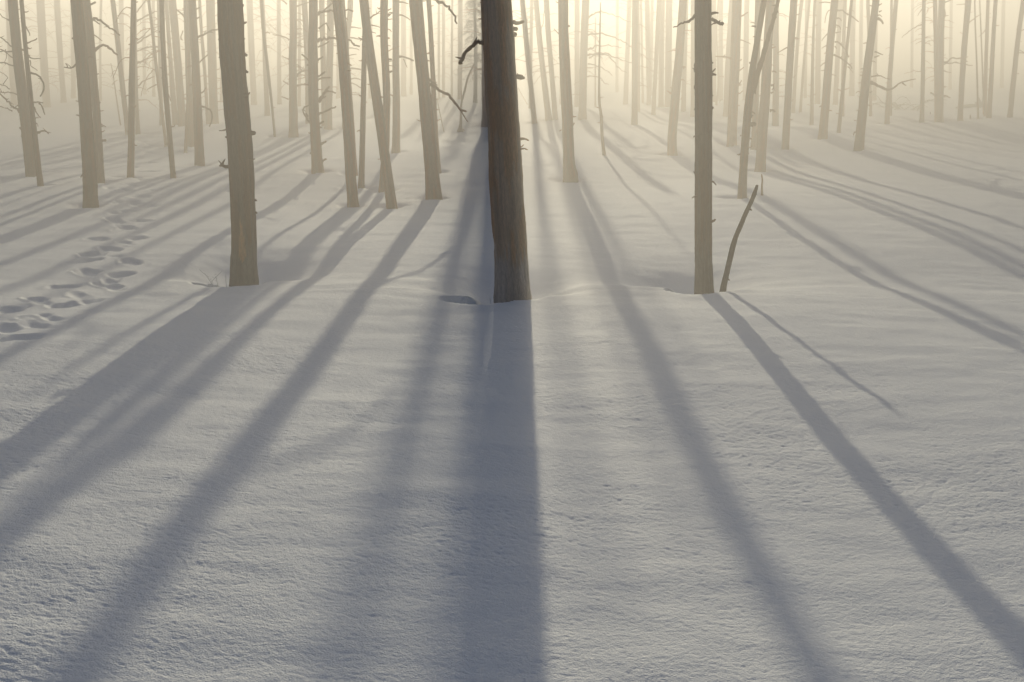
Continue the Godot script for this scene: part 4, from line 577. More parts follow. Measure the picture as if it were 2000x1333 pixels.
	t = snag("dead_pine", "faint trunk seen right of the wide pale pine by the scarred trunk", -12.434, -49.92, [[0,0,0.066],[4.199,0.191,0.065],[4.374,0.198,0.052],[4.549,0.203,0.04],[4.699,0.206,0.029]], 0, Color(0.426, 0.178, 0.051), 947, "tree", "dead pines standing in the snow")
	twigs(t, 3, 3, 1.478, 4.199, 0.9, 0.7, 1831)
	t = snag("dead_pine", "faint trunk left of the wide very faint one in the bright mist", 5.466, -60.84, [[-0.065,0,0.08],[4.651,-0.064,0.079],[4.826,-0.066,0.064],[5.001,-0.068,0.048],[5.151,-0.069,0.035]], 0, Color(0.361, 0.144, 0.039), 954, "tree", "dead pines standing in the snow")
	twigs(t, 3, 3, 1.335, 4.651, 0.9, 0.7, 1842)
	t = snag("dead_pine", "faint trunk between the faint wide trunk and the thin right-leaning pine", 6.489, -54.6, [[-0.082,0,0.072],[4.291,-0.04,0.071],[4.466,-0.042,0.057],[4.641,-0.043,0.043],[4.791,-0.043,0.032]], 0, Color(0.382, 0.148, 0.039), 961, "tree", "dead pines standing in the snow")
	twigs(t, 3, 3, 1.315, 4.291, 0.9, 0.7, 1853)
	t = snag("broken_stick", "broken grey stick leaning right out of the snow beside the front-right pine", 1.899, -10.138, [[-0.006,0,0.021],[0.05,0.007,0.02],[0.133,0.024,0.019],[0.291,0.055,0.019],[0.451,0.09,0.018],[0.629,0.155,0.017],[0.801,0.225,0.016],[0.873,0.249,0.014],[0.932,0.264,0.006]], 3, Color(0.149, 0.058, 0.016), 968, "stick", "dead sticks in the snow")
	branch(t, [[0.034,0.115,0],[0.044,0.096,-0.002],[0.052,0.082,-0.003]], 0.007, 0.0046)
	branch(t, [[0.049,0.082,0],[0.058,0.087,-0.001]], 0.003, 0.0023)
	branch(t, [[0.201,0.724,0],[0.215,0.72,0.004],[0.224,0.711,0.007]], 0.01, 0.0068)
	branch(t, [[0.249,0.86,0],[0.263,0.851,-0.004]], 0.009, 0.0068)
	t = snag("broken_stick", "short thin twig standing upright in the snow beyond the leaning broken stick", 3.72, -17.062, [[0,0,0.015],[0.129,-0.006,0.011],[0.227,-0.003,0.011],[0.31,-0.018,0.008]], 2, Color(0.49, 0.193, 0.056), 975, "stick", "dead sticks in the snow")
	branch(t, [[-0.007,0.227,0],[0.008,0.234,-0.002]], 0.008, 0.0057)
	branch(t, [[0,0.008,0],[0.018,0.015,0.005]], 0.01, 0.0076)
	t = snag("broken_stick", "tiny dark stub poking from the snow near the leaning pine at right", 14.138, -35.847, [[0,0,0.02],[0.093,-0.008,0.016]], 1, Color(0.281, 0.107, 0.034), 982, "stick", "dead sticks in the snow")
	t = snag("broken_stick", "tiny dark stub poking from the snow left of the thick two-branched pine", 13.625, -37.891, [[0,0,0.017],[0.065,-0.005,0.013]], 1, Color(0.271, 0.108, 0.036), 989, "stick", "dead sticks in the snow")
	t = snag("dead_pine", "slim dead pine standing directly behind the thick centre pine, hidden by it", -0.405, -35.386, [[0,0,0.195],[2.163,-0.026,0.185],[3.642,-0.037,0.183],[5.377,-0.048,0.148],[7.113,-0.056,0.113],[8.6,-0.062,0.082]], 1, Color(0.475, 0.184, 0.049), 996, "tree", "dead pines standing in the snow")
	bushy_conifer()
	fallen_branches()
	root_stump()
	frosted_grass("frosted_grass_stems", "frosted grass stems leaning in the snow hollow left of the scarred pine", [[-2.86, -10.62, 0.17, 0.14], [-2.79, -10.58, 0.19, -0.13], [-2.76, -10.6, 0.13, -0.02], [-2.66, -10.5, 0.16, 0.005]], 71)
	frosted_grass("frosted_grass_stems", "tiny frosted grass stems at the left foot of the centre pine", [[-0.175, -9.8, 0.16, -0.02], [-0.165, -9.79, 0.11, 0.02], [-0.185, -9.81, 0.09, -0.03]], 72)


# ==================================================================== naming
func numbered(called: String) -> String:
	var k: int = used.get(called, 0)
	used[called] = k + 1
	return called if k == 0 else "%s_%03d" % [called, k]


func thing(called: String, label: String, category: String, group: String, at: Vector3) -> Node3D:
	var o := Node3D.new()
	o.name = numbered(called)
	o.position = at
	o.set_meta("label", label)
	o.set_meta("category", category)
	if group != "":
		o.set_meta("group", group)
	add_child(o, true)
	return o


func part(called: String, mesh: Mesh, mat: Material, parent: Node3D) -> MeshInstance3D:
	var k: int = parent.get_meta("n_" + called, 0)
	parent.set_meta("n_" + called, k + 1)
	var o := MeshInstance3D.new()
	o.name = called if k == 0 else "%s_%03d" % [called, k]
	o.mesh = mesh
	o.material_override = mat
	parent.add_child(o, true)
	return o


# ==================================================================== noises and materials
func noise(n: FastNoiseLite, s: int, f: float, oct: int, kind := FastNoiseLite.TYPE_SIMPLEX_SMOOTH) -> FastNoiseLite:
	n.seed = s
	n.noise_type = kind
	n.frequency = f
	n.fractal_octaves = oct
	n.fractal_type = FastNoiseLite.FRACTAL_FBM if oct > 1 else FastNoiseLite.FRACTAL_NONE
	return n


func noises() -> void:
	noise(lump, 3, 1.0, 2)
	noise(fibre, 4, 1.0, 3)
	noise(crust, 5, 1.0, 2)
	noise(crust_fine, 6, 1.0, 2)
	noise(crust_mask, 7, 1.0, 2)
	noise(ripple, 8, 1.0, 3)
	noise(crack, 9, 1.0, 1)


func seamless(s: int, f: float, size: int, oct: int) -> PackedFloat32Array:
	var nn := noise(FastNoiseLite.new(), s, f, oct)
	var im: Image = nn.get_seamless_image(size, size, false, false, 0.25)
	im.convert(Image.FORMAT_L8)
	var b := im.get_data()
	var out := PackedFloat32Array()
	out.resize(b.size())
	for i in b.size():
		out[i] = b[i] / 255.0
	return out


func texture(v: PackedFloat32Array, size: int) -> ImageTexture:
	var im := Image.create_from_data(size, size, false, Image.FORMAT_RF, v.to_byte_array())
	return ImageTexture.create_from_image(im)


func materials() -> void:
	# bark: long vertical fibres; u runs round the trunk, v along it
	var size := 512
	var a := seamless(11, 0.02, size, 4)
	var b := seamless(12, 0.06, size, 3)
	var rgb := PackedByteArray()
	rgb.resize(size * size * 3)
	var hgt := PackedFloat32Array()
	hgt.resize(size * size)
	for i in size * size:
		var h := clampf(a[i] * 0.62 + b[i] * 0.38, 0.0, 1.0)
		hgt[i] = h
		var k := clampf((h - 0.28) / 0.44, 0.0, 1.0)
		k = 0.80 + 0.20 * k
		rgb[i * 3] = int(255.0 * k)
		rgb[i * 3 + 1] = int(255.0 * (k * 0.985))
		rgb[i * 3 + 2] = int(255.0 * (k * 0.955 + 0.02))
	var col := ImageTexture.create_from_image(Image.create_from_data(size, size, false, Image.FORMAT_RGB8, rgb))
	var rel := texture(hgt, size)
	bark = StandardMaterial3D.new()
	bark.resource_name = "weathered_bark"
	bark.albedo_texture = col
	bark.vertex_color_use_as_albedo = true
	bark.roughness = 0.85
	bark.metallic_specular = 0.3
	bark.heightmap_enabled = true
	bark.heightmap_texture = rel
	bark.heightmap_scale = 0.8
	bark_far = bark.duplicate()
	bark_far.resource_name = "dead_bark"
	bark_far.heightmap_enabled = false
	twig_mat = StandardMaterial3D.new()
	twig_mat.resource_name = "dead_twig"
	twig_mat.vertex_color_use_as_albedo = true
	twig_mat.roughness = 0.9
	twig_mat.metallic_specular = 0.25


func snow_material() -> StandardMaterial3D:
	var size := 1024
	var a := seamless(21, 0.016, size, 2)
	var b := seamless(22, 0.045, size, 3)
	var c := seamless(23, 0.16, size, 3)
	var v := PackedFloat32Array()
	v.resize(size * size)
	for i in size * size:
		var q := a[i] - 0.5
		v[i] = 0.5 + q * 0.16 + (b[i] - 0.5) * 0.34 + (c[i] - 0.5) * 0.42
	var m := StandardMaterial3D.new()
	m.resource_name = "wind_crusted_snow"
	m.albedo_color = Color(0.875, 0.90, 0.91).linear_to_srgb()
	m.roughness = 0.8
	m.metallic_specular = 0.4
	m.heightmap_enabled = true
	m.heightmap_texture = texture(v, size)
	m.heightmap_scale = 0.6
	m.uv1_scale = Vector3(1.0 / 1.7, 1.0 / 1.3, 1.0)
	return m


# ==================================================================== the ground
func undulation(x: float, d: float) -> float:
	if d <= 1.0:
		return 0.0
	var k := clampf((d - 11.0) / 8.0, 0.0, 1.0)
	var far := 0.07 * sin(0.55 * x + 0.31 * d + 1.1) + 0.06 * sin(-0.38 * x + 0.47 * d + 2.3) + 0.012 * sin(1.3 * x - 0.9 * d + 0.4)
	var near := 0.022 * sin(0.9 * x + 0.7 * d) + 0.014 * sin(-1.5 * x + 1.1 * d + 1.0)
	return k * far + (1.0 - k) * near * minf(1.0, (d - 1.0) / 3.0)


func lie(x: float, d: float) -> float:
	# the broad lie of the land: nearly level to a low crest at the near trees, then a steady rise into the mist
	var g := 0.0
	var c := 10.0 + 0.25 * sin(0.75 * x + 2.2)
	var n := minf(c - d, 10.0)
	if n > 0.0:
		g -= 0.018 * (n - 1.0 * (1.0 - exp(-n / 1.0)))
	else:
		var far := minf(d, 130.0) - c
		g += 0.042 * (far - 3.0 * (1.0 - exp(-far / 3.0)))
		g -= 0.03 * exp(-((far - 1.2) / 1.0) ** 2)
	var crest := (d - c - 0.25) / 0.26
	g += 0.045 * exp(-crest * crest) * (0.12 + 0.88 * exp(-((x - 0.88) / 0.48) ** 2))
	return g + undulation(x, d)


func index_ground() -> void:
	for w in wells:
		put_cell(w[0], w[1], 2.6, ["w", w[0], w[1], w[2], w[3]])
	for p in pits:
		put_cell(p[0], p[1], 0.9, ["p", p[0], p[1], p[2], 0.0])
	# scoops that the wind has cut beside the near trunks
	put_cell(-2.927, -10.974, 1.0, ["s", -2.927, -10.974, 0.24, 0.14])
	put_cell(-0.38, -9.713, 1.0, ["s", -0.38, -9.713, 0.27, 0.17])
	put_cell(1.52, -10.014, 1.0, ["s", 1.52, -10.014, 0.18, 0.1])


func put_cell(x: float, z: float, reach: float, what: Array) -> void:
	for i in range(floori(x - reach), floori(x + reach) + 1):
		for j in range(floori(z - reach), floori(z + reach) + 1):
			var key := Vector2i(i, j)
			if not cells.has(key):
				cells[key] = []
			cells[key].append(what)


func ground(x: float, z: float) -> float:
	var d := -z
	var y := lie(x, d)
	var key := Vector2i(floori(x), floori(z))
	if cells.has(key):
		for f in cells[key]:
			var dx: float = x - f[1]
			var dz: float = z - f[2]
			match f[0]:
				"w":
					# hollow round a trunk: wider on the windward (left) and sunward sides, with a low lip in front
					var r: float = f[3]
					var bear := atan2(dz, dx)
					var reach: float = r + 0.13 + 0.17 * maxf(0.0, -cos(bear)) + 0.20 * maxf(0.0, -sin(bear)) + 0.04 * sin(bear * 3.0 + f[1] * 5.0) + 0.14 * lump.get_noise_2d(x * 1.8, z * 1.8)
					var q := sqrt(dx * dx + dz * dz)
					var k := 1.0 - smoothstep(r * 0.6, reach, q)
					y -= f[4] * k
					if f[4] > 0.12:
						# the wide bowl behind a near trunk, soft on its far side, cut off sharply at the crest in front
						var bx: float = (dx + 0.06) / 0.50
						var bz: float = (dz + 0.70) / 0.80
						y -= 0.25 * exp(-bx * bx - bz * bz) * smoothstep(0.0, -0.42, dz)
					var lip := (q - reach - 0.05) / 0.12
					y += 0.04 * f[4] * exp(-lip * lip) * clampf(0.5 + 0.7 * sin(bear), 0.0, 1.0)
				"s":
					var ex: float = dx / f[3]
					var ez: float = dz - 0.30 * dx
					ez = ez / (f[3] * (0.95 if ez > 0.0 else 0.38))
					var q2 := sqrt(ex * ex + ez * ez) + 0.10 * ripple.get_noise_2d(x * 3.0, z * 3.0)
					y -= f[4] * (1.0 - smoothstep(0.35 if ez > 0.0 else 0.72, 1.0, q2))
				"p":
					var s: float = f[3]
					var tilt := 0.5 * sin(f[1] * 7.0 + f[2] * 3.0)
					var px: float = (dx + tilt * dz) / (0.15 * s)
					var pz: float = (dz - 0.2 * dx) / (0.23 * s)
					var wob := 0.8 * lump.get_noise_2d(x * 2.4 + 31.0, z * 2.4)
					var q3 := sqrt(px * px + pz * pz) + wob
					# blown half full: gentle towards the walker, steeper at the far and left edges
					var soft := 0.55 - 0.25 * clampf(-pz, -1.0, 1.0)
					y -= 0.050 * s * (1.0 - smoothstep(1.0 - soft * 1.4, 1.0 + soft * 0.5, q3))
					var rim := (q3 - 1.25) / 0.3
					y += 0.012 * s * exp(-rim * rim) * clampf(0.55 - 0.6 * px, 0.0, 1.2)
	return y


func relief(x: float, z: float, step: float) -> float:
	# wind crust: short overlapping scales, in patches
	var y := 0.0
	var d := Vector2(x, z).length()
	if d > 60.0:
		return 0.0
	y += 0.012 * ripple.get_noise_2d(x * 0.9, z * 1.5)
	if d < 24.0 and step < 0.09:
		var m := crust_mask.get_noise_2d(x * 0.55 + 7.0, z * 0.45)
		var k := clampf(0.55 + 0.9 * m, 0.32, 0.85)
		# slanted axes: nicks lie a little askew to the wind
		var u := x * 0.96 + z * 0.28
		var v := z * 0.96 - x * 0.28
		var w := 0.5 * crust.get_noise_2d(x * 2.1, z * 2.1 + 50.0)
		var n := crust.get_noise_2d(u * 11.0 + w, v * 19.0 + w * 1.4)
		y -= 0.0045 * k * maxf(n - 0.05, 0.0) * smoothstep(24.0, 12.0, d)
		if d < 13.0:
			var near := smoothstep(13.0, 5.5, d)
			# thin crescent nicks, a hand's width apart and less
			var f := crust_fine.get_noise_2d(u * 13.0 + w * 2.5, v * 30.0)
			y -= 0.0085 * (0.12 + 0.88 * k) * maxf(f - 0.18, 0.0) * near
			var f2 := crust_fine.get_noise_2d(u * 24.0 - w * 2.0 + 90.0, v * 47.0)
			y -= 0.0052 * (0.3 + 0.7 * k) * maxf(f2 - 0.12, 0.0) * near
			var c := absf(crack.get_noise_2d(x * 2.2 + z * 2.0 + w, z * 2.4 - x * 1.0))
			y += 0.0022 * k * exp(-c * c / 0.0014) * near
	return y


func build_ground() -> void:
	# one sheet round the viewpoint, finer where more of it is seen
	var ang := PackedFloat32Array()
	var fine := 660
	for i in fine + 1:
		ang.append(deg_to_rad(-27.0 + 54.0 * i / fine))
	for i in range(1, 90):
		ang.append(deg_to_rad(27.0 + 306.0 * i / 90.0))
	var rad := PackedFloat32Array([0.02])
	var r := 0.4
	while r < 3.3:
		rad.append(r)
		r += 0.12 if r < 2.9 else 0.03
	while r < 16.0:
		rad.append(r)
		r *= 1.0022 if r < 8.5 else 1.0036
	while r < 75.0:
		rad.append(r)
		r *= 1.0052
	while r < 420.0:
		rad.append(r)
		r *= 1.06
	var na := ang.size()
	var nr := rad.size()
	var pos := PackedVector3Array()
	var nor := PackedVector3Array()
	var uv := PackedVector2Array()
	pos.resize(na * nr)
	nor.resize(na * nr)
	uv.resize(na * nr)
	for j in nr:
		var rr := rad[j]
		var step := rad[mini(j + 1, nr - 1)] - rr
		for i in na:
			var x := sin(ang[i]) * rr
			var z := -cos(ang[i]) * rr
			var y := ground(x, z)
			if i <= fine:
				y += relief(x, z, step)
			else:
				y += relief(x, z, maxf(step, 0.05))
			pos[j * na + i] = Vector3(x, y, z)
			uv[j * na + i] = Vector2(x, z)
	for j in nr:
		for i in na:
			var a := pos[j * na + (i + 1) % na] - pos[j * na + (i + na - 1) % na]
			var b := pos[mini(j + 1, nr - 1) * na + i] - pos[maxi(j - 1, 0) * na + i]
			var n := b.cross(a).normalized()
			nor[j * na + i] = n if n.y > 0.0 else -n
	var idx := PackedInt32Array()
	idx.resize((nr - 1) * na * 6)
	var k := 0
	for j in nr - 1:
		for i in na:
			var p := j * na + i
			var q := j * na + (i + 1) % na
			idx[k] = p
			idx[k + 1] = p + na
			idx[k + 2] = q
			idx[k + 3] = q
			idx[k + 4] = p + na
			idx[k + 5] = q + na
			k += 6
	var arr := []
	arr.resize(Mesh.ARRAY_MAX)
	arr[Mesh.ARRAY_VERTEX] = pos
	arr[Mesh.ARRAY_NORMAL] = nor
	arr[Mesh.ARRAY_TEX_UV] = uv
	arr[Mesh.ARRAY_INDEX] = idx
	var mesh := ArrayMesh.new()
	mesh.add_surface_from_arrays(Mesh.PRIMITIVE_TRIANGLES, arr)
	var o := MeshInstance3D.new()
	o.name = "snow_ground"
	o.mesh = mesh
	o.material_override = snow_material()
	o.set_meta("kind", "structure")
	o.set_meta("label", "wind-crusted snow with blue tree shadows and a trodden trail at left")
	add_child(o)


# ==================================================================== trunks and branches
func spline(pts: Array, s: float) -> Array:
	# Catmull-Rom through rows of numbers; s from 0 to 1 over the whole list
	var n := pts.size() - 1
	var f := clampf(s, 0.0, 1.0) * n
	var i := mini(int(f), n - 1)
	var t := f - i
	var p0: Array = pts[maxi(i - 1, 0)]
	var p1: Array = pts[i]
	var p2: Array = pts[i + 1]
	var p3: Array = pts[mini(i + 2, n)]
	var out := []
	for k in p1.size():
		var a: float = p1[k]
		var b: float = p2[k]
		var m1: float = (b - p0[k]) * 0.5
		var m2: float = (p3[k] - a) * 0.5
		var t2 := t * t
		var t3 := t2 * t
		out.append((2 * t3 - 3 * t2 + 1) * a + (t3 - 2 * t2 + t) * m1 + (-2 * t3 + 3 * t2) * b + (t3 - t2) * m2)
	return out


func at_height(pts: Array, h: float) -> Array:
	# [dx, radius] of a trunk at that height
	for i in pts.size() - 1:
		if h <= pts[i + 1][0] or i == pts.size() - 2:
			var t := clampf((h - pts[i][0]) / maxf(0.001, pts[i + 1][0] - pts[i][0]), -0.2, 1.0)
			return [lerpf(pts[i][1], pts[i + 1][1], t), lerpf(pts[i][2], pts[i + 1][2], t)]
	return [0.0, 0.1]


func snag(called: String, label: String, x: float, z: float, pts: Array, near: int, tint: Color, s: int, category: String, group: String) -> Node3D:
	var t := thing(called, label, category, group, Vector3(x, lie(x, -z), z))
	t.set_meta("pts", pts)
	t.set_meta("tint", tint)
	t.set_meta("near", near)
	part("trunk" if category == "tree" else "stem", trunk_mesh(pts, near, tint, s), bark if near >= 2 else bark_far, t)
	return t


func trunk_mesh(pts: Array, near: int, tint: Color, s: int) -> ArrayMesh:
	var segs: int = [9, 14, 26, 56][near]
	var step: float = [0.22, 0.10, 0.045, 0.022][near]
	var top: float = pts[pts.size() - 1][0]
	# smooth rows: arc heights are monotone, so march the spline by list position
	var rows := []
	var first: Array = pts[0]
	var low := [first[0] - 0.4, first[1] - (pts[1][1] - first[1]) / maxf(0.05, pts[1][0] - first[0]) * 0.4, first[2] * 1.06]
	rows.append(low)
	var n := pts.size() - 1
	for i in n:
		var span: float = pts[i + 1][0] - pts[i][0]
		var here := step if pts[i][0] < 4.2 else step * 4.0
		var c := maxi(1, ceili(span / here))
		for k in c:
			rows.append(spline(pts, (i + float(k) / c) / n))
	rows.append(pts[n])
	var tip: Array = pts[n].duplicate()
	tip[0] += pts[n][2] * 0.8
	tip[2] = 0.001
	rows.append(tip)
	var pos := PackedVector3Array()
	var uv := PackedVector2Array()
	var col := PackedColorArray()
	var amp: float = [0.07, 0.07, 0.06, 0.045][near]
	var off := s * 3.7
	var round_ := maxf(1.0, roundf(first[2] * TAU / 0.22))
	for row in rows:
		var h: float = row[0]
		for k in segs + 1:
			var a := TAU * (k % segs) / segs
			var ca := cos(a)
			var sa := sin(a)
			var rr: float = row[2]
			if rr > 0.002:
				rr *= 1.0 + amp * (lump.get_noise_3d(ca * 0.8 + off, h * 1.4, sa * 0.8) + 0.5 * lump.get_noise_3d(ca * 1.3 - off, h * 4.0, sa * 1.3))
				if near >= 2:
					rr += 0.0055 * fibre.get_noise_3d(ca * 4.2 + off, h * 0.9, sa * 4.2)
				if near == 3:
					rr += 0.0035 * fibre.get_noise_3d(ca * 9.0 - off, h * 3.0, sa * 9.0)
					var shell := fibre.get_noise_3d(ca * 1.6 + 40.0 + off, h * 1.1, sa * 1.6)
					rr += 0.004 * smoothstep(0.02, 0.07, shell)
				# roots swell towards the ground
				rr *= 1.0 + 0.15 * exp(-maxf(h, 0.0) / 0.15)
			pos.append(Vector3(row[1] + ca * rr, h, sa * rr))
			uv.append(Vector2(round_ * k / segs * 1.5, h / 0.9))
			col.append(bark_tone(tint, near, ca, sa, h, off, s))
	return tube(pos, uv, col, rows.size(), segs)


func bark_tone(tint: Color, near: int, ca: float, sa: float, h: float, off: float, s: int) -> Color:
	# grey weathered wood where the bark is gone, brown bark elsewhere
	var c := tint
	if near >= 1:
		var bare := fibre.get_noise_3d(ca * 1.6 + 40.0 + off, h * 1.1, sa * 1.6)
		var streak := fibre.get_noise_3d(ca * 6.0 + off, h * 0.7, sa * 6.0)
		var l := clampf(1.0 + 0.5 * streak, 0.5, 1.6)
		c = Color(tint.r * l, tint.g * l, tint.b * l)
		var grey := (tint.r + tint.g + tint.b) / 3.0
		var k := 1.0 - smoothstep(0.0, 0.09, bare)
		c = c.lerp(Color(grey * 1.55 * l, grey * 1.42 * l, grey * 1.2 * l), 0.5 * k)
	if near == 3:
		# the bark has come off above the snow: pale grey, ragged upper edge
		var edge := 0.34 + 0.22 * fibre.get_noise_2d(ca * 5.0 + off, sa * 5.0)
		var g := (c.r + c.g + c.b) / 3.0
		c = c.lerp(Color(g * 1.55, g * 1.50, g * 1.46), 0.75 * (1.0 - smoothstep(edge - 0.03, edge + 0.05, h)))
		if s == 107:
			# the bare orange wound on the scarred pine, facing the viewer
			var a := atan2(ca, sa)
			var wide := 0.30 * clampf((0.66 - h) / 0.34, 0.0, 1.0) * clampf((h - 0.20) / 0.07, 0.0, 1.0)
			var lean := 0.10 - 0.25 * (h - 0.3)
			var w := 1.0 - smoothstep(wide * 0.7, wide + 0.03, absf(a - lean))
			c = c.lerp(Color(0.62, 0.33, 0.10), 0.9 * w * clampf(wide * 14.0, 0.0, 1.0))
	return c


func tube(pos: PackedVector3Array, uv: PackedVector2Array, col: PackedColorArray, rows: int, segs: int) -> ArrayMesh:
	var w := segs + 1
	var nor := PackedVector3Array()
	nor.resize(pos.size())
	for j in rows:
		for k in w:
			var kk := k % segs
			var a := pos[j * w + (kk + 1) % segs] - pos[j * w + (kk + segs - 1) % segs]
			var b := pos[mini(j + 1, rows - 1) * w + kk] - pos[maxi(j - 1, 0) * w + kk]
			var n := a.cross(b).normalized()
			nor[j * w + k] = -n if n.length() > 0.5 else Vector3.UP
	# outward test on the first full ring
	var mid := Vector3.ZERO
	for k in segs:
		mid += pos[w + k] / segs
	if nor[w].dot(pos[w] - mid) < 0.0:
		for i in nor.size():
			nor[i] = -nor[i]
	var idx := PackedInt32Array()
	for j in rows - 1:
		for k in segs:
			var p := j * w + k
			idx.append_array([p, p + 1, p + w, p + 1, p + w + 1, p + w])
	var arr := []
	arr.resize(Mesh.ARRAY_MAX)
	arr[Mesh.ARRAY_VERTEX] = pos
	arr[Mesh.ARRAY_NORMAL] = nor
	arr[Mesh.ARRAY_TEX_UV] = uv
	arr[Mesh.ARRAY_COLOR] = col
	arr[Mesh.ARRAY_INDEX] = idx
	var m := ArrayMesh.new()
	m.add_surface_from_arrays(Mesh.PRIMITIVE_TRIANGLES, arr)
	return m


func limb_into(st: SurfaceTool, path: Array, r0: float, r1: float, segs: int, tint: Color, rng: RandomNumberGenerator, rough: float, fine: float) -> void:
	# a crooked tapering limb along rows of [x, y, z]
	var length := 0.0
	for i in path.size() - 1:
		length += Vector3(path[i + 1][0] - path[i][0], path[i + 1][1] - path[i][1], path[i + 1][2] - path[i][2]).length()
	var rows := clampi(ceili(length / fine), 3, 40)
	var centre := []
	for j in rows + 1:
		var p := spline(path, float(j) / rows)
		var v := Vector3(p[0], p[1], p[2])
		if j > 0 and j < rows:
			v += Vector3(rng.randf_range(-1, 1), rng.randf_range(-1, 1), rng.randf_range(-1, 1)) * rough * minf(length * 0.02, 0.02)
		centre.append(v)
	var rings := []
	for j in rows + 1:
		var along: Vector3 = (centre[mini(j + 1, rows)] - centre[maxi(j - 1, 0)]).normalized()
		var side := along.cross(Vector3(0.13, 0.21, 0.97)).normalized()
		var up := side.cross(along).normalized()
		var r := lerpf(r0, r1, float(j) / rows) * rng.randf_range(0.88, 1.12)
		if j == 0:
			r = r0 * 1.25
		var ring := []
		for k in segs:
			var a := TAU * k / segs
			ring.append(centre[j] + side * cos(a) * r * rng.randf_range(0.9, 1.1) + up * sin(a) * r)
		rings.append(ring)
	st.set_color(tint)
	for j in rows:
		for k in segs:
			var k2 := (k + 1) % segs
			var quad := [[j, k], [j, k2], [j + 1, k], [j, k2], [j + 1, k2], [j + 1, k]]
			for q in quad:
				var at: Vector3 = rings[q[0]][q[1]]
				st.set_normal((at - centre[q[0]]).normalized())
				st.add_vertex(at)
	# broken end
	var tip: Vector3 = centre[rows] + (centre[rows] - centre[rows - 1]).normalized() * r1 * 0.6
	for k in segs:
		for at in [rings[rows][k], rings[rows][(k + 1) % segs], tip]:
			st.set_normal((tip - centre[rows - 1]).normalized())
			st.add_vertex(at)


func surface() -> SurfaceTool:
	var st := SurfaceTool.new()
	st.begin(Mesh.PRIMITIVE_TRIANGLES)
	return st


func darker(c: Color, k: float) -> Color:
	return Color(c.r * k, c.g * k, c.b * k)


func branch(t: Node3D, path: Array, r0: float, r1: float) -> void:
	var near: int = t.get_meta("near")
	var rng := RandomNumberGenerator.new()
	rng.seed = int(absf(path[0][1]) * 1000.0) + int(absf(path[path.size() - 1][0]) * 700.0)
	var st := surface()
	# the root of the limb sits inside the trunk
	var tone := darker(t.get_meta("tint"), rng.randf_range(0.55, 0.8))
	limb_into(st, path, r0, r1, [4, 5, 7, 10][near], tone, rng, 1.5 if r0 < 0.035 else 0.3, [0.12, 0.08, 0.045, 0.018][near])
	if path.size() > 3 and near >= 1:
		# snapped side twigs
		for i in rng.randi_range(1, 3):
			var q: Array = spline(path, rng.randf_range(0.25, 0.9))
			var o := Vector3(rng.randf_range(-1, 1), rng.randf_range(-0.8, 1), rng.randf_range(-1, 1)).normalized() * rng.randf_range(0.03, 0.10)
			limb_into(st, [[q[0], q[1], q[2]], [q[0] + o.x * 0.5, q[1] + o.y * 0.5 + 0.004, q[2] + o.z * 0.5], [q[0] + o.x, q[1] + o.y, q[2] + o.z]], maxf(r1, r0 * 0.35), 0.0022, 5, tone, rng, 1.0, 0.03)
	part("branch", st.commit(), twig_mat, t)


func stubs(t: Node3D, count: int, s: int) -> void:
	# broken-off twigs, most of them seen at the trunk's sides
	var near: int = t.get_meta("near")
	var pts: Array = t.get_meta("pts")
	var rng := RandomNumberGenerator.new()
	rng.seed = s * 77 + 5
	var high: float = minf(pts[pts.size() - 1][0] * 0.9, [7.0, 5.0, 4.2, 2.9][near])
	for i in count:
		var h := rng.randf_range(0.12, 1.0) * high
		var q := at_height(pts, h)
		var a := rng.randf_range(-0.6, 0.6) + (PI if rng.randf() < 0.5 else 0.0)
		var out := Vector3(cos(a), 0, sin(a))
		var r: float = q[1]
		var ln := rng.randf_range(0.02, 0.075) * (1.0 if near > 1 else 1.5)
		var thick := rng.randf_range(0.005, 0.011) * (1.0 if near > 1 else 1.15)
		var p0 := Vector3(q[0], h, 0) + out * r * 0.85
		var p1 := Vector3(q[0], h, 0) + out * (r + ln * 0.5) + Vector3(0, rng.randf_range(-0.3, 0.3) * ln, 0)
		var p2 := p1 + out * ln * 0.5 + Vector3(0, rng.randf_range(-0.5, 0.5) * ln, 0)
		var st := surface()
		limb_into(st, [[p0.x, p0.y, p0.z], [p1.x, p1.y, p1.z], [p2.x, p2.y, p2.z]], thick * 1.5, thick * 0.6, 6, darker(t.get_meta("tint"), 0.85), rng, 0.6, 0.02)
		part("branch_stub", st.commit(), twig_mat, t)


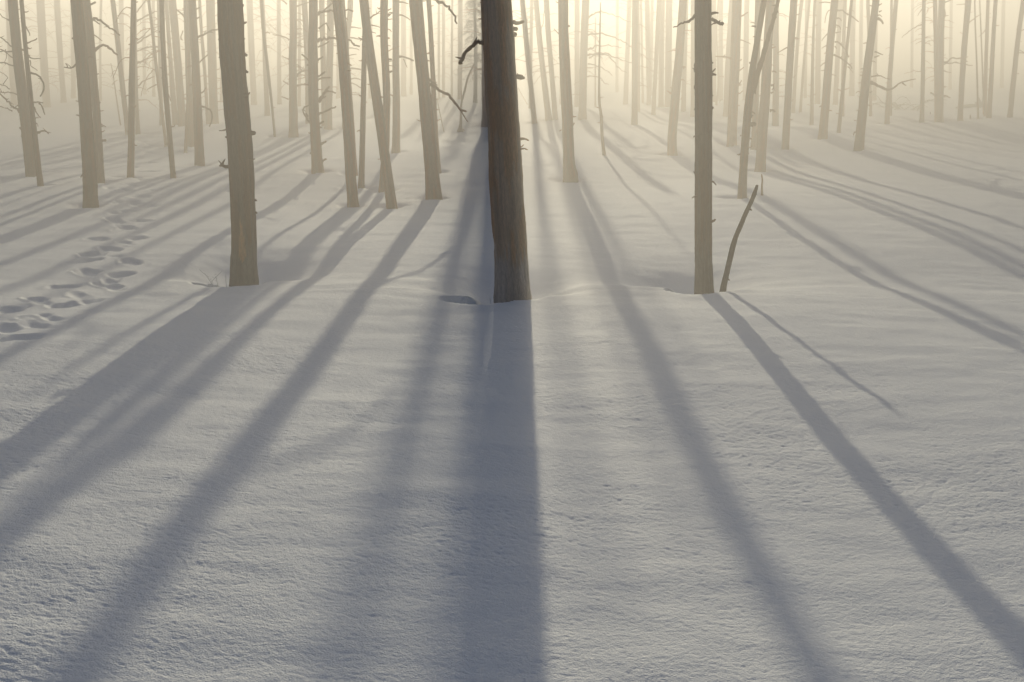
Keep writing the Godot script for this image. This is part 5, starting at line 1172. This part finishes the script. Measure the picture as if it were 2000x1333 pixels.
func twigs(t: Node3D, left: int, right: int, low: float, high: float, length: float, droop: float, s: int) -> void:
	# bare drooping branches on both sides of a dead pine
	var near: int = t.get_meta("near")
	var pts: Array = t.get_meta("pts")
	var rng := RandomNumberGenerator.new()
	rng.seed = s * 13 + 1
	var tint: Color = t.get_meta("tint")
	var all := surface()
	var any := false
	for i in left + right:
		var dir := -1.0 if i < left else 1.0
		var h := lerpf(low, high, rng.randf())
		var q := at_height(pts, h)
		var a := rng.randf_range(-0.9, 0.9)
		var out := Vector3(dir * cos(a), 0, sin(a))
		var ln := length * rng.randf_range(0.3, 1.0)
		var rise := rng.randf_range(-0.1, 0.55)
		var fall := droop * rng.randf_range(0.5, 1.3)
		var path := []
		var heights := []
		for k in 6:
			var f := k / 5.0
			var p: Vector3 = Vector3(q[0], h, 0) + out * (q[1] * 0.8 + ln * f * (1.0 - 0.12 * f)) + Vector3(0, ln * (rise * f - fall * f * f * 0.9), 0)
			if k > 0:
				p += Vector3(rng.randf_range(-1, 1), rng.randf_range(-1, 1), rng.randf_range(-1, 1)) * ln * 0.035
			path.append([p.x, p.y, p.z])
			heights.append(p)
		var thick := clampf(0.006 + 0.009 * ln, 0.006, 0.02) * rng.randf_range(0.8, 1.25)
		var st := all if near == 0 else surface()
		limb_into(st, path, thick, 0.004, [3, 4, 5, 6][near], darker(tint, 0.9), rng, 0.6, 0.12)
		for g in rng.randi_range(0, 3):
			# side twigs
			var k := rng.randi_range(1, 4)
			var from: Vector3 = heights[k]
			var tw := out.rotated(Vector3.UP, rng.randf_range(-1.2, 1.2)) * ln * rng.randf_range(0.15, 0.4)
			var m: Vector3 = from + tw * 0.5 + Vector3(0, rng.randf_range(-0.1, 0.12) * ln, 0)
			var to: Vector3 = from + tw + Vector3(0, rng.randf_range(-0.3, 0.05) * ln, 0)
			limb_into(st, [[from.x, from.y, from.z], [m.x, m.y, m.z], [to.x, to.y, to.z]], thick * 0.5, 0.003, 3, darker(tint, 0.9), rng, 0.5, 0.12)
		any = true
		if near > 0:
			part("branch", st.commit(), twig_mat, t)
	if near == 0 and any:
		part("twigs", all.commit(), twig_mat, t).set_meta("kind", "stuff")


# ==================================================================== other things
func bushy_conifer() -> void:
	var x := -1.5
	var z := -47.5
	var t := thing("bushy_conifer", "pale bushy conifer in the mist just left of the thick centre pine", "tree", "", Vector3(x, lie(x, -z), z))
	var tint := Color(0.15, 0.115, 0.08)
	var pts := [[0.0, 0.0, 0.09], [2.0, 0.03, 0.075], [4.0, 0.0, 0.05], [5.6, 0.02, 0.012]]
	part("trunk", trunk_mesh(pts, 0, tint, 901), bark_far, t)
	var rng := RandomNumberGenerator.new()
	rng.seed = 4411
	var st := surface()
	var lv := surface()
	for i in 120:
		var h := rng.randf_range(0.9, 5.5)
		var reach := (1.05 - 0.16 * h) * rng.randf_range(0.55, 1.1)
		var a := rng.randf() * TAU
		var out := Vector3(cos(a), 0, sin(a))
		var p := [Vector3(0, h, 0), Vector3(0, h + 0.05, 0) + out * reach * 0.5, Vector3(0, h - 0.22 * reach, 0) + out * reach]
		limb_into(st, [[p[0].x, p[0].y, p[0].z], [p[1].x, p[1].y, p[1].z], [p[2].x, p[2].y, p[2].z]], 0.012, 0.004, 3, tint, rng, 0.5, 0.15)
		for k in 34:
			var f := rng.randf_range(0.2, 1.0)
			var c: Vector3 = p[0].lerp(p[1], minf(1.0, f * 2.0)) if f < 0.5 else p[1].lerp(p[2], f * 2.0 - 1.0)
			c += Vector3(rng.randf_range(-1, 1), rng.randf_range(-1.2, 0.4), rng.randf_range(-1, 1)) * 0.05
			var d := (out + Vector3(rng.randf_range(-1, 1), rng.randf_range(-0.9, 0.3), rng.randf_range(-1, 1))).normalized() * rng.randf_range(0.06, 0.13)
			var side := d.cross(Vector3(rng.randf_range(-1, 1), 1, rng.randf_range(-1, 1))).normalized() * 0.011
			lv.set_color(darker(Color(0.05, 0.065, 0.035), rng.randf_range(0.6, 1.3)))
			lv.set_normal(side.cross(d).normalized())
			lv.add_vertex(c - side)
			lv.add_vertex(c + d)
			lv.add_vertex(c + side)
	part("boughs", st.commit(), twig_mat, t).set_meta("kind", "stuff")
	part("needles", lv.commit(), twig_mat, t).set_meta("kind", "stuff")


func fallen_branches() -> void:
	var x := 15.4
	var z := -45.5
	var t := thing("fallen_branches", "heap of fallen bare branches on the snow in the right-hand mist", "fallen branches", "", Vector3(x, lie(x, -z), z))
	var rng := RandomNumberGenerator.new()
	rng.seed = 808
	for i in 16:
		var a := rng.randf_range(-0.5, 0.5) + (PI if rng.randf() < 0.5 else 0.0)
		var ln := rng.randf_range(0.5, 1.3)
		var s := Vector3(rng.randf_range(-0.6, 0.5), -0.05, rng.randf_range(-0.5, 0.5))
		var path := []
		var up := rng.randf_range(0.2, 0.75)
		for k in 5:
			var f := k / 4.0
			var p := s + Vector3(cos(a), 0, sin(a)) * ln * f + Vector3(0, up * sin(f * 2.4) * ln * 0.7 + 0.02, 0) + Vector3(rng.randf_range(-1, 1), rng.randf_range(-1, 1), rng.randf_range(-1, 1)) * 0.05
			path.append([p.x, p.y, p.z])
		var st := surface()
		limb_into(st, path, rng.randf_range(0.015, 0.035), 0.006, 5, Color(0.2, 0.16, 0.12), rng, 0.6, 0.08)
		part("branch", st.commit(), twig_mat, t)


func root_stump() -> void:
	var x := 18.2
	var z := -45.3
	var t := thing("upturned_stump", "small upturned root stump on the snow behind the leaning right-hand pine", "stump", "", Vector3(x, lie(x, -z), z))
	var rng := RandomNumberGenerator.new()
	rng.seed = 909
	var st := surface()
	limb_into(st, [[0.35, -0.05, 0.0], [0.0, 0.06, 0.0], [-0.5, 0.04, 0.05], [-0.95, -0.03, 0.08]], 0.09, 0.05, 9, Color(0.17, 0.13, 0.1), rng, 0.5, 0.08)
	part("log", st.commit(), twig_mat, t)
	for p in [[-0.15, 0.36], [0.02, 0.42], [0.16, 0.30], [0.3, 0.16], [-0.28, 0.2]]:
		st = surface()
		limb_into(st, [[0.1 + p[0] * 0.3, -0.08, 0.0], [0.08 + p[0] * 0.6, p[1] * 0.5, 0.02], [0.05 + p[0], p[1], 0.05]], 0.08, 0.015, 7, Color(0.15, 0.115, 0.09), rng, 0.6, 0.06)
		part("root", st.commit(), twig_mat, t)


func frosted_grass(called: String, label: String, stems: Array, s: int) -> void:
	var at := Vector3(stems[0][0], ground(stems[0][0], stems[0][1]), stems[0][1])
	var t := thing(called, label, "grass stems", "frosted grass stems in the hollows", at)
	var rng := RandomNumberGenerator.new()
	rng.seed = s
	for g in stems:
		var p := Vector3(g[0] - at.x, ground(g[0], g[1]) - at.y - 0.02, g[1] - at.z)
		var st := surface()
		limb_into(st, [[p.x, p.y, p.z], [p.x + g[3] * 0.4, p.y + g[2] * 0.55, p.z + 0.01], [p.x + g[3], p.y + g[2], p.z + 0.02]], 0.0035, 0.0018, 5, Color(0.85, 0.85, 0.84), rng, 0.8, 0.02)
		for k in 4:
			var f := 0.3 + 0.16 * k
			var c := Vector3(p.x + g[3] * f * f, p.y + g[2] * f, p.z + 0.01)
			var o := Vector3(rng.randf_range(-1, 1), rng.randf_range(0.2, 1), rng.randf_range(-1, 1)).normalized() * 0.025
			limb_into(st, [[c.x, c.y, c.z], [c.x + o.x * 0.5, c.y + o.y * 0.5, c.z + o.z * 0.5], [c.x + o.x, c.y + o.y, c.z + o.z]], 0.0022, 0.001, 4, Color(0.88, 0.88, 0.87), rng, 0.5, 0.02)
		part("stem", st.commit(), twig_mat, t)
